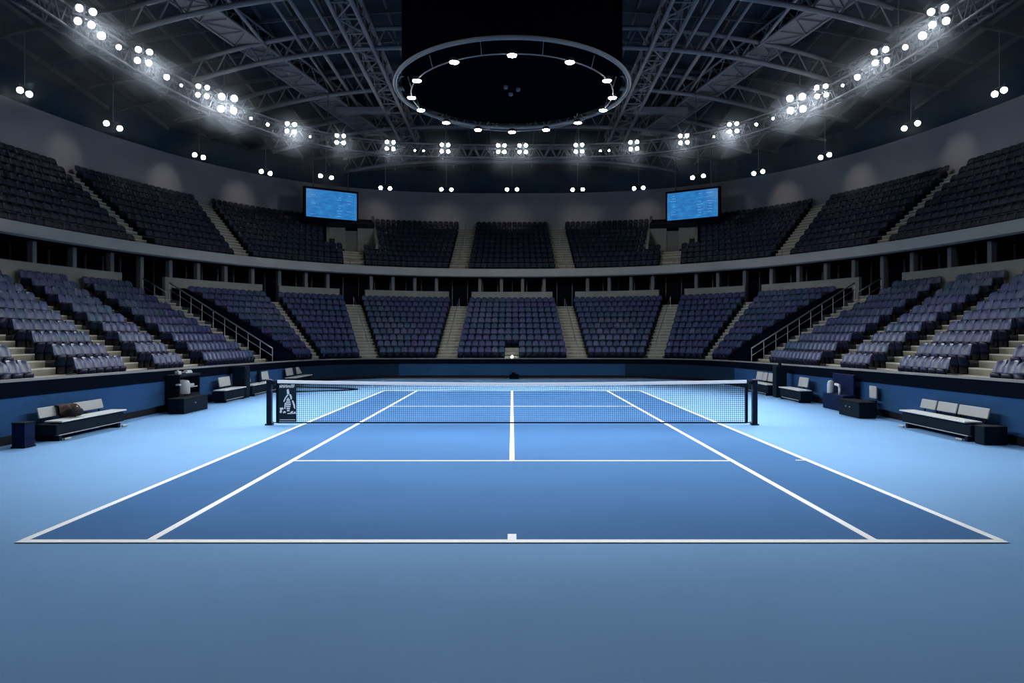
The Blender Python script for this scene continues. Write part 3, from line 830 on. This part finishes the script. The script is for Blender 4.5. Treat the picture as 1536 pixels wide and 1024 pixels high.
# pendant pairs along the upper wall
PD=[((30,135),(44,141)),((157,183),(182,194)),((293,232),(304,236)),((392,257),(405,260)),((480,264),(498,266)),((571,282),(585,282)),((662,284),(677,284)),((759,284),(774,284))]
PZ=13.1
def pend(X,Y):
    s=(HY-Y)/(PZ-CAMH); return (X-768)/s, F/s
k=0
for s_ in (1,-1):
    for i,((xa,ya),(xb,yb)) in enumerate(PD):
        if s_==-1 and i==7: continue
        a=pend(xa,ya); b=pend(xb,yb); cx,cy=(a[0]+b[0])/2,(a[1]+b[1])/2
        # put the pair one metre inside the wall curve
        l=upo.find((-abs(cx),cy)); 
        if i==7: l=0
        p=upo.at(l); n=upo.nrm(l); w=math.dist(a,b)
        w=min(w,.95); x,y=-abs(cx) if i<7 else 0.0,cy
        z=PZ
        t=(-n[1],n[0])
        if s_==-1: x=-x; n=(-n[0],n[1]); t=(n[1],-n[0])
        lab='pair of small downlights hanging by the upper wall, %s'%('in the middle' if i==7 else '%s from the %s edge'%(ORD[i+1],sides[s_]))
        root=empty('pendant_light',(x,y,z),label=lab,cat='light',group='pendant pairs along the upper wall')
        q=MB(); q.tube((0,0,.25),(0,0,R(x,y)-z),.018,5); q.build('cable',M['steel'],root)
        q=MB(); q.box((0,0,.24),(w+.1,.05,.05),rz=math.atan2(t[1],t[0])); q.build('crossbar',M['housing'],root)
        ax=Vector((-x*.35,-14,-9)).normalized()
        for sg in(-1,1):
            c=Vector((t[0]*sg*w/2,t[1]*sg*w/2,0))
            h=MB(); h.tube(c-ax*.2,c,.08,10,.14); h.tube(c,c+Vector((0,0,.24)),.015,5); hb=h.build('lamp_housing',M['housing'],root)
            h=MB(); h.disc(c+ax*.015,ax,.13,12,.02); h.build('lamp_lens',M['lens'],hb)
        add_spot((x-n[0]*.0,y-n[1]*.0,z-.15),(x+n[0]*2.6,y+n[1]*2.6,z-1.4),E_PEND,math.radians(60),1.0,.1,(1,.93,.86),name='wall_wash',parent=root)

# ------------------------------------------------------------------ central drum
CX,CY=0,30.6
def ell(rx,ry,z,a): return (CX+rx*math.cos(a),CY+ry*math.sin(a),z)
root=empty('ceiling_drum',(CX,CY,12.3),label='huge black cylinder hanging from the roof over the court centre',cat='drum')
NS=96
q=MB(); 
def ellcyl(q,rx,ry,z0,z1,n=NS,closed=True):
    vs=[(rx*math.cos(2*PI*k/n),ry*math.sin(2*PI*k/n),z) for z in(z0,z1) for k in range(n)]
    fs=[(k,(k+1)%n,n+(k+1)%n,n+k) for k in range(n)]+[tuple(range(n))[::-1],tuple(range(n,2*n))]
    q.add(vs,fs)
ellcyl(q,4.42,5.15,.12,R(0,30.6)-12.3); b_=q.build('drum_body',M['drum'],root,smooth=False)
q=MB(); q.path([(4.68*math.cos(2*PI*k/NS),5.42*math.sin(2*PI*k/NS),0) for k in range(NS)],.085,8,closed=True); q.build('rim_tube',M['ringsteel'],root,smooth=True)
q=MB(); q.path([(4.05*math.cos(2*PI*k/NS),4.82*math.sin(2*PI*k/NS),-.32) for k in range(NS)],.025,8,closed=True); q.build('lamp_ring',M['ringsteel'],root,smooth=True)
for k in range(12):
    a=2*PI*(k+.5)/12; q=MB(); q.tube((4.05*math.cos(a),4.82*math.sin(a),-.32),(4.2*math.cos(a),4.95*math.sin(a),.13),.015,5)
    q.tube((4.35*math.cos(a),5.08*math.sin(a),.13),(4.68*math.cos(a),5.42*math.sin(a),0),.015,5); q.build('ring_strut',M['ringsteel'],root)
for (x,y) in((-.25,-.2),(.25,.1),(-.05,.7)):
    q=MB(); q.lathe((x,y,.0),[(.05,.0),(.09,.03),(.09,.12)],12); q.build('sensor_cap',M['pillar'],root)
DA=[-90,-60,-28,-3,17,43,67,90]; 
lst=[(d,1) for d in DA]+[(180-d,-1) for d in DA[1:-1]]
nm={-90:'nearest lamp',90:'farthest lamp'}
for d,sg in lst:
    a=math.radians(d); p=(4.05*math.cos(a),CY+4.82*math.sin(a),11.93)
    w=ORD[DA.index(d if sg==1 else 180-d)+1] 
    r=empty('ring_downlight',p,label='round downlight on the lamp ring under the drum, %s'%(nm[d] if d in nm else '%s from the nearest, %s side'%(w,'right' if sg==1 else 'left')),cat='downlight',group='downlights of the drum ring')
    h=MB(); h.lathe((0,0,0),[(.12,.14),(.17,.08),(.185,0)][::-1],16); h.build('lamp_housing',M['housing'],r)
    h=MB(); h.lathe((0,0,-.03),[(.08,-.02),(.15,0),(.17,.035)],16); h.build('lamp_lens',M['lens'],r)
    add_spot((p[0],p[1],p[2]-.1),(p[0]*.8,p[1]-13,0),E_DOWN,math.radians(80),.9,.18,parent=r)
    add_point((p[0],p[1],p[2]-.12),4,.08,parent=r)

# ------------------------------------------------------------------ blue screens
for s_ in (1,-1):
    A=Vector((-14.2,52.0,0)); B=Vector((-11.15,54.1,0)); 
    c=(A+B)/2; t=(B-A); w=t.length; t.normalize(); nrm=Vector((t.y,-t.x,0))
    zc=11.62; hh=1.93
    loc=Vector((s_*c.x,c.y,zc)); rz=math.atan2(t.y,t.x) if s_==1 else math.atan2(-t.y,t.x)
    root=empty('video_screen',loc,rz,'glowing blue video screen hanging over the %s end of the back seats'%sides[s_],'screen')
    q=MB(); q.bevbox((0,.16,-.12),(w+.3,.26,hh+.55),.03); q.build('casing',M['black'],root)
    q=MB(); q.box((0,.02,0),(w,.03,hh)); q.build('display',M['screen'],root)
    rr=random.Random(5+s_); q=MB()
    for row in range(9):
        zz=hh/2-.22-row*.19
        for cxx in((-w*.36),(w*.16),(w*.36)):
            if rr.random()<.55:
                ww=rr.uniform(.15,.45); n_=rr.randint(3,6)
                for e in range(n_):
                    q.box((cxx-ww/2+ww*e/n_,0,zz),(ww/n_*.55,.012,.022))
    q.build('display_text',M['screentext'],root)
    q=MB()
    for xx in(-w*.35,w*.35): q.tube((xx,.2,hh/2),(xx,.2,15.3-zc+.6),.04,6)
    q.tube((.2,.2,-hh/2-.3),(.2,.2,-1.9),.035,6)
    q.build('hanger',M['steeldim'],root)

# ------------------------------------------------------------------ tennis net
root=empty('tennis_net',(0,YNET,0),label='black tennis net with white top tape stretched across the court',cat='net')
PX=6.31
def nz(x): return 1.085+.075*(abs(x)/6.2)**1.6
XL=6.1
q=MB(); q.sweep([( -XL+2*XL*i/40,0) for i in range(41)],[(0,1)]*41,lambda i:[(-.02,nz(-XL+2*XL*i/40)-.07),(.02,nz(-XL+2*XL*i/40)-.07),(.02,nz(-XL+2*XL*i/40)+.01),(-.02,nz(-XL+2*XL*i/40)+.01)]); q.build('top_tape',M['tape'],root)
q=MB()
n=int(2*XL/.052)
for i in range(n+1):
    x=-XL+2*XL*i/n; q.box((x,0,(nz(x)-.05+.06)/2),(.006,.006,nz(x)-.11))
for j in range(1,20):
    f=j/20
    for i in range(16):
        x0=-XL+2*XL*i/16; x1=-XL+2*XL*(i+1)/16; a=Vector((x0,0,.06+(nz(x0)-.11)*f)); b=Vector((x1,0,.06+(nz(x1)-.11)*f))
        q.tube(a,b,.0038,4,cap=False)
q.build('netting',M['net'],root)
q=MB(); q.box((0,0,.06),(2*XL,.02,.035)); q.build('bottom_band',M['net'],root)
for sg in(-1,1):
    q=MB(); q.box((sg*XL,0,.57),(.07,.03,1.04)); q.build('side_band',M['net'],root)
    q=MB()
    x0=sg*XL; pts=[(x0,0),(x0-sg*.9,0)]
    for i in range(9):
        xa=x0-sg*i*.1; xb=xa-sg*.1; da=.075*(1-i/9); db=.075*(1-(i+1)/9); za=nz(xa)-.05; zb=nz(xb)-.05
        q.add([(xa,-.01,za),(xb,-.01,zb),(xb,-.01,zb-db-.004),(xa,-.01,za-da-.004),(xa,.01,za),(xb,.01,zb),(xb,.01,zb-db-.004),(xa,.01,za-da-.004)],[(0,1,2,3),(7,6,5,4),(0,4,5,1),(1,5,6,2),(2,6,7,3),(3,7,4,0)])
    q.build('corner_reinforcement',M['net'],root)
    q=MB(); q.tube((sg*XL,0,nz(XL)-.02),(sg*PX,0,nz(XL)-.01),.02,6); q.tube((sg*XL,0,.07),(sg*PX,0,.05),.012,6); q.build('net_cord',M['net'],root)
for sg,w in((-1,'left'),(1,'right')):
    r=empty('net_post',(sg*PX,YNET,0),label='black square net post at the %s end of the tennis net'%w,cat='post')
    q=MB(); q.bevbox((0,0,.6),(.13,.13,1.17),.012); q.build('post_body',M['post'],r)
    q=MB(); q.bevbox((0,0,.02),(.19,.19,.035),.008); q.build('base_plate',M['post'],r)
    q=MB(); q.bevbox((-sg*.11,0,1.1),(.1,.07,.1),.012); q.tube((-sg*.06,-.05,.9),(-sg*.06,-.12,.9),.02,8); q.build('winch',M['post'],r)
    q=MB(); q.bevbox((-sg*.09,0,.07),(.07,.06,.05),.01); q.build('foot_clamp',M['silver'],r)
# banner hung on the left end of the net
r=empty('net_banner',(-5.83,YNET-.03,0),label='dark banner with a white printed emblem on the left end of the net',cat='banner')
q=MB(); q.box((0,0,.58),(.46,.012,.98)); q.build('banner_cloth',M['banner'],r)
q=MB()
def poly(pts):
    n=len(pts); q.add([(x,-.012,z) for x,z in pts]+[(x,-.006,z) for x,z in pts],[tuple(range(n)),tuple(range(n,2*n))[::-1]]+[(i,(i+1)%n,n+(i+1)%n,n+i) for i in range(n)])
def strokep(x0,z0,x1,z1,w):
    dx,dz=x1-x0,z1-z0; L=math.hypot(dx,dz); a,b=-dz/L*w/2,dx/L*w/2
    poly([(x0+a,z0+b),(x1+a,z1+b),(x1-a,z1-b),(x0-a,z0-b)])
# scribbled word at the top
rr=random.Random(3)
for i in range(9):
    x=-.2+.042*i; h=.07+.02*rr.random(); strokep(x,.97,x+.012,.97+h,.018); strokep(x,.97+h*(i%2),x+.04,.97+h*.5,.014)
strokep(.12,1.06,.18,1.0,.02); strokep(.18,1.06,.12,.98,.02)
# tapering tower-like emblem with two splayed legs, lattice body and scrolls at the foot
poly([(-.02,.92),(.03,.94),(.045,.86),(.05,.80),(-.01,.80),(-.015,.86)])
poly([(-.01,.79),(.025,.78),(-.04,.70),(-.085,.60),(-.11,.62),(-.06,.72)]); poly([(-.07,.58),(-.04,.58),(-.055,.42),(-.085,.42)])
poly([(.045,.80),(.09,.80),(.12,.72),(.11,.66),(.08,.68)]); poly([(.11,.64),(.15,.64),(.19,.54),(.2,.42),(.17,.44),(.15,.52)])
for i in range(6):
    w_=.035+.012*min(i,6-i); z_=.36+.055*i; poly([(.02-w_,z_),(.02+w_,z_),(.02+w_*.9,z_+.038),(.02-w_*.9,z_+.038)])
poly([(-.01,.68),(.045,.68),(.02,.72)])
poly([(-.20,.45),(-.12,.46),(-.10,.41),(-.15,.40),(-.14,.35),(-.17,.31),(-.205,.33),(-.19,.39)])
poly([(-.10,.36),(-.06,.37),(-.04,.32),(-.12,.31)]); poly([(.1,.36),(.15,.37),(.13,.31),(.06,.31)]); strokep(.0,.30,.22,.31,.025); strokep(.17,.33,.21,.34,.03)
strokep(-.2,.14,.2,.14,.015)
q.build('banner_emblem',M['mark'],r)

# ------------------------------------------------------------------ courtside furniture
def bench(x,y0,y1,label,seed=0,panels=None,depth=.62,h=.44,mirror=1,base_end=True,legs=True):
    """bench along the side wall, front facing the court. built for the left side (front toward +x), mirror=-1 for the right."""
    L=y1-y0; root=empty('courtside_bench',(mirror*x,(y0+y1)/2,0),label=label,cat='bench',group=None)
    m=mirror
    q=MB(); q.bevbox((m*-depth/2,0,.26),(depth*.86,L*.97,.24),.02); q.build('base_box',M['benchdark'],root)
    q=MB(); q.bevbox((m*(-.19),.08,h-.015),(.40,L*.94,.035),.012); q.build('seat',M['white'],root)
    for yy in (-L*.42,L*.42):
        q=MB(); q.bevbox((m*-depth/2,yy,.08),(depth*.8,.12,.16),.015); q.build('leg',M['benchdark'],root)
        q=MB(); q.tube((m*-.02,yy+.05,.03),(m*-.02,yy+.28,.03),.025,8); q.build('foot_bar',M['silver'],root)
    q=MB(); q.bevbox((m*-.1,0,.13),(.1,L*.9,.02),.006); q.build('lower_rail',M['silver'],root)
    panels=panels or [(-.5,-.2),(-.18,.12),(.14,.5)]
    tilt=Matrix.Rotation(m*math.radians(-14),3,'Y')
    for a,b in panels:
        q=MB(); q.bevbox(Vector((m*-(depth-.08),(a+b)/2*L*.97,.605)),(.045,(b-a)*L*.94,.235),.015,mtx=tilt); pn=q.build('back_panel',M['backwhite'],root)
        q=MB()
        for yy in(a*L*.9+.06,b*L*.9-.06):
            q.tube((m*-(depth-.1),yy,.36),(m*-(depth-.05),yy,.56),.02,6)
        q.build('panel_support',M['benchdark'],pn)
    return root
bench(-9.87,16.35,19.3,'long bench with white seat and bag, nearest the camera against the left wall',panels=[(-.46,.0),(.015,.46)],mirror=1)
bench(-9.87,16.25,19.2,'long bench with three pale back panels, nearest the camera against the right wall',mirror=-1,panels=[(-.46,-.06),(-.045,.24),(.255,.5)])
# dark side box on the near right bench
q=MB(); q.bevbox((0,0,.2),(.5,.34,.4),.02); o=q.build('side_box',M['benchdark']); o.location=(10.2,16.04,0)
tag(o,'black storage box at the near end of the right wall bench','box')
# bag on the left bench
r=empty('sports_bag',(-10.08,17.35,.462),label='black bag with a brown handle slumped on the near left bench',cat='bag'); r.scale=(.85,.8,.85)
q=MB(); 
prof=[]
NB=14; MBk=9; vs=[]
for j in range(MBk+1):
    t=j/MBk; ph=-PI/2+PI*t
    for k in range(NB):
        a=2*PI*k/NB; rr_=max(0,math.cos(ph))**.55
        vs.append((.17*rr_*math.cos(a)*(1+.1*math.sin(3*a)),.33*rr_*math.sin(a)*(1+.06*math.cos(2*a+j)),.12+.12*math.sin(ph)+.01*math.sin(5*a+j)))
fs=[(j*NB+k,j*NB+(k+1)%NB,(j+1)*NB+(k+1)%NB,(j+1)*NB+k) for j in range(MBk) for k in range(NB)]
q.add(vs,fs); q.build('bag_body',M['bagblack'],r,smooth=True)
q=MB(); q.path([(.06,-.18+.03*i,.22+.09*math.sin(PI*i/12)) for i in range(13)],.014,6); q.build('bag_handle',M['bag'],r,smooth=True)
r=empty('draped_jacket',(-10.375,17.45,.56),label='brown jacket with a pale mark draped over the near left bench back',cat='jacket')
q=MB(); g=[]
RW,CW=8,8
for i in range(RW+1):
    for j in range(CW+1):
        a=i/RW*PI*1.1; y=-.32+.64*j/CW
        if i<5: xx=.085+.02*math.sin(j*1.3+i); zz=-.12+.07*i
        else: xx=.085-.045*(i-4); zz=.19+.02*math.sin(i)-.01*(i-5)**2
        g.append((xx,y+.015*math.sin(i*2.1),zz+.01*math.sin(j*2)))
W_=CW+1; n_=len(g); g2=[(x-.025,y,z-.015) for x,y,z in g]; fs=[]
for i in range(RW):
    for j in range(CW):
        k=i*W_+j; fs+= [(k,k+1,k+W_+1,k+W_),(n_+k,n_+k+W_,n_+k+W_+1,n_+k+1)]
q.add(g+g2,fs); q.build('jacket_cloth',M['bag'],r,smooth=True)
q=MB(); q.tube((.12,-.05,-.04),(.12,.12,-.03),.012,6); q.tube((.12,-.05,-.04),(.12,-.06,.06),.012,6); q.tube((.12,.12,-.03),(.12,.14,.06),.012,6); q.build('jacket_mark',M['mark'],r)
# dark bin
r=empty('waste_bin',(-10.13,15.62,0),label='dark navy square waste bin standing left of the near left bench',cat='bin')
q=MB(); q.bevbox((0,0,.255),(.27,.34,.5),.012); q.build('bin_body',M['binface'],r)
q=MB(); q.bevbox((0,0,.51),(.285,.355,.03),.008); q.build('bin_rim',M['benchdark'],r)
q=MB(); q.bevbox((.0,0,.02),(.3,.37,.035),.008); q.build('bin_base',M['benchdark'],r)
q=MB(); q.box((.142,0,.2),(.012,.25,.01)); q.build('bin_seam',M['benchdark'],r)
# chests
def chest(x,y,wx,wy,h,label,knobs=1):
    r=empty('storage_chest',(x,y,0),label=label,cat='chest')
    q=MB(); q.bevbox((0,0,h*.47),(wx,wy,h*.94),.015); q.build('chest_body',M['benchdark'],r)
    q=MB(); q.bevbox((0,0,h*.97),(wx+.03,wy+.03,h*.06),.01); q.build('chest_lid',M['silver'] if False else M['trim'],r)
    sg=1 if x<0 else -1
    for k in range(knobs):
        q=MB(); q.tube((sg*wx/2,-.1+.25*k,h*.62),(sg*(wx/2+.03),-.1+.25*k,h*.62),.018,10); q.build('chest_latch',M['silver'],r)
    return r
chest(-9.96,23.2,.48,1.75,.46,'black storage chest in front of the courtside cooler on the left',1)
chest(9.96,21.75,.48,1.3,.46,'black storage chest with two latches by the right wall',2)
# courtside cooler cabinet (left)
r=empty('cooler_cabinet',(-10.44,23.95,0),label='tall black cabinet with silver drum and shelf behind the left chest',cat='cabinet')
q=MB(); q.bevbox((-.2,0,.55),(.08,1.5,1.1),.02); q.bevbox((.0,-.74,.55),(.42,.06,1.1),.02); q.bevbox((.0,.74,.55),(.42,.06,1.1),.02); q.bevbox((0,0,1.08),(.46,1.56,.08),.02); q.build('cabinet_frame',M['benchdark'],r)
q=MB(); q.bevbox((0,0,.25),(.42,1.44,.5),.02); q.build('cabinet_base',M['benchdark'],r)
q=MB(); q.lathe((.08,-.3,.5),[(.22,0),(.24,.03),(.24,.34),(.2,.42),(.06,.45)],24); q.build('silver_drum',M['silver'],r,smooth=True)
q=MB(); q.bevbox((.05,.34,.70),(.3,.5,.03),.008); q.bevbox((.05,.3,.76),(.2,.34,.08),.015); q.build('shelf_tray',M['silver'],r)
q=MB(); q.bevbox((.2,-.82,.82),(.12,.14,.05),.01); q.build('side_tray',M['white'],r)
o=MB(); o.bevbox((0,0,.05),(.14,.2,.1),.02); o.tube((0,0,.1),(0,0,.14),.03,8); o=o.build('white_carton',M['white']); o.location=(-10.42,23.5,1.12); tag(o,'small white carton standing on the black cabinet by the left wall','carton')
o=MB(); o.bevbox((0,0,.035),(.16,.5,.05),.02); o.bevbox((0,.05,.08),(.14,.34,.05),.02); o=o.build('folded_towel',M['white']); o.location=(-10.42,24.15,1.12); tag(o,'folded white towels on top of the black cabinet by the left wall','towel')
# chair-like benches with grey pads
def pad_bench(x,y0,y1,pads,label,m=1,tall=None,h=.44):
    L=y1-y0; r=empty('padded_bench',(m*x,(y0+y1)/2,0),label=label,cat='bench')
    q=MB(); q.bevbox((m*-.25,0,.24),(.44,L*.96,.30),.02); q.build('base_box',M['benchdark'],r)
    q=MB(); q.bevbox((m*-.2,0,h-.01),(.44,L*.97,.035),.01); q.build('seat',M['white'],r)
    for yy in(-L*.42,L*.42):
        q=MB(); q.box((m*-.22,yy,.05),(.4,.08,.1)); q.build('leg',M['benchdark'],r)
    q=MB(); q.box((m*-.05,0,.08),(.04,L*.85,.02)); q.build('lower_rail',M['silver'],r)
    tilt=Matrix.Rotation(m*math.radians(-10),3,'Y')
    for (a,b) in pads:
        q=MB(); q.bevbox((m*-.46,((a+b)/2-.5)*L,.68),(.05,(b-a)*L,.34),.02,mtx=tilt); pd=q.build('back_pad',M['silver'],r)
        q=MB(); q.tube((m*-.45,((a+b)/2-.5)*L,.36),(m*-.47,((a+b)/2-.5)*L,.55),.025,6); q.build('pad_post',M['benchdark'],pd)
    if tall:
        q=MB(); q.bevbox((m*-.36,(tall-.5)*L,.68),(.14,.18,.46),.03); q.build('tall_pad',M['benchdark'],r)
    return r
pad_bench(-9.95,26.1,28.2,[(.3,.8)],'bench with one grey back pad between the cabinet and dark locker, left wall')
pad_bench(-9.95,28.9,32.2,[(.03,.3),(.72,.98)],'dark bench with two grey back pads beside the dark locker, left wall',tall=.55)
pad_bench(-9.9,34.2,37.4,[(.1,.42),(.62,.92)],'farthest bench with two pads partly hidden behind the net, left wall')
q=MB(); q.bevbox((0,0,.6),(.5,.5,1.2),.03); q.box((.26,0,.6),(.02,.4,1.0)); o=q.build('tall_locker',M['benchdark']); o.location=(-10.25,28.5,0); tag(o,'tall dark locker standing between two padded benches at the left wall','locker')
pad_bench(-9.9,29.2,31.9,[(.5,.68),(.7,.98),(.25,.45)],'dark bench with grey back pads, farthest along the right wall',m=-1)
pad_bench(-9.95,26.0,28.1,[(.22,.62)],'bench with one pale back pad beside the dark post, right wall',m=-1)
q=MB(); q.bevbox((0,0,.6),(.42,.4,1.2),.03); q.lathe((0,0,1.2),[(.05,0),(.07,.04),(.05,.1),(.02,.12)],10); o=q.build('tall_locker',M['benchdark']); o.location=(10.2,28.7,0); tag(o,'tall dark locker standing between two padded benches at the right wall','locker')
# drinks column on the right with white parts
r=empty('drinks_stand',(10.25,23.75,0),label='dark stand holding white bottles and a pipe at the right wall',cat='stand')
q=MB(); q.bevbox((.05,0,.25),(.4,1.5,.5),.03); q.bevbox((.2,0,.8),(.06,1.5,.66),.02); q.build('stand_body',M['binface'],r)
q=MB(); q.lathe((-.05,.35,.5),[(.10,0),(.11,.02),(.11,.3),(.08,.38),(.04,.4)],14); q.build('white_flask',M['white'],r,smooth=True)
q=MB(); q.path([(-.05,-.3,.5),(-.05,-.3,.68),(-.05,-.28,.76),(-.05,-.2,.79),(-.05,.0,.8)],.045,8); q.build('white_pipe',M['white'],r,smooth=True)
r=empty('court_chair',(10.42,22.0,0),-PI/2,'small chair with a pale backrest behind the right chest','chair')
q=MB(); q.bevbox((0,-.02,.42),(.45,.34,.05),.02); q.build('seat',M['benchdark'],r)
q=MB(); q.bevbox((0,.13,.68),(.44,.04,.36),.02); q.build('backrest',M['silver'],r)
for a in(-.2,.2):
    for b in(-.15,.12): q=MB(); q.tube((a,b,0),(a,b,.42),.016,6); q.build('leg',M['benchdark'],r)
# dark slanted box at the centre of the back wall
r=empty('camera_box',(.12,41.3,0),label='small black courtside box at the foot of the back wall',cat='box')
q=MB(); q.bevbox((0,0,.13),(.52,.4,.26),.03); q.build('box_body',M['black'],r)
q=MB(); q.bevbox((-.03,.0,.31),(.22,.26,.1),.03); q.build('box_top',M['black'],r)
# thin black tube in a loop on the floor beyond the net
pts=[]
for i in range(41):
    t=i/40; a=-PI*.5+2*PI*.0
    u=math.sin(PI*t)
    pts.append((-10.1+3.4*(1-abs(2*t-1)**1.6)+0, 31.0+3.4*t+0, .02))
q=MB(); q.path(pts,.035,6); o=q.build('floor_loop',M['net'],smooth=True); tag(o,'thin black line in a narrow loop on the floor behind the net','cable')
# thin brown kerb on the floor at the back wall
for s_ in (1,-1):
    mb=MB(); mb.box((s_*-3.75,41.6,.02),(7.0,.12,.04)); o=mb.build('trim_%d'%(1 if s_==1 else 2),mat('kerb_brown_%d'%(s_+2),(.14,.10,.09),.7)); struct(o,'thin brown floor strip at the foot of the back wall, %s half'%sides[s_],'trim')

# ------------------------------------------------------------------ haze
HAZE=0.0055
if HAZE:
    q=MB(); ls,P,N=ring.span(LR,-LR,1.2)
    q.sweep(P,N,[(-2.2,11.4),(-3.2,13),(-2.4,15),(-.5,16.0),(3,15.9),(6.5,14.9),(8.2,13.6),(7,12.2),(3.6,11.4),(.5,10.8)]); hz=q.build('haze',M['black'])
    m=bpy.data.materials.new('thin_haze'); m.use_nodes=True; nt=m.node_tree; nt.nodes.remove(nt.nodes['Principled BSDF'])
    v=nt.nodes.new('ShaderNodeVolumeScatter'); v.inputs['Density'].default_value=HAZE; v.inputs['Anisotropy'].default_value=.55; v.inputs['Color'].default_value=(.8,.88,1,1)
    nt.links.new(v.outputs[0],nt.nodes['Material Output'].inputs['Volume']); hz.data.materials.clear(); hz.data.materials.append(m)
    tag(hz,'thin pale haze hanging in the air around the oval lighting truss','haze',kind='stuff')

# ------------------------------------------------------------------ world, camera, view
sc=bpy.context.scene
w=bpy.data.worlds.new('world'); sc.world=w; w.use_nodes=True
w.node_tree.nodes['Background'].inputs[0].default_value=(.35,.5,.8,1); w.node_tree.nodes['Background'].inputs[1].default_value=.02
cam=bpy.data.cameras.new('camera'); co=bpy.data.objects.new('camera',cam); col.objects.link(co)
co.location=(0,0,CAMH); co.rotation_euler=(PI/2,0,0); cam.sensor_width=36; cam.lens=36*F/1536
cam.shift_y=-(512-HY)/1536; cam.clip_end=300
sc.camera=co
sc.view_settings.view_transform='Standard'; sc.view_settings.look='None'; sc.view_settings.exposure=EXPO; sc.view_settings.gamma=1
sc.view_settings.use_curve_mapping=False
sc.cycles.max_bounces=6; sc.cycles.volume_bounces=0; sc.cycles.sample_clamp_indirect=4
sc.cycles.caustics_reflective=False; sc.cycles.caustics_refractive=False
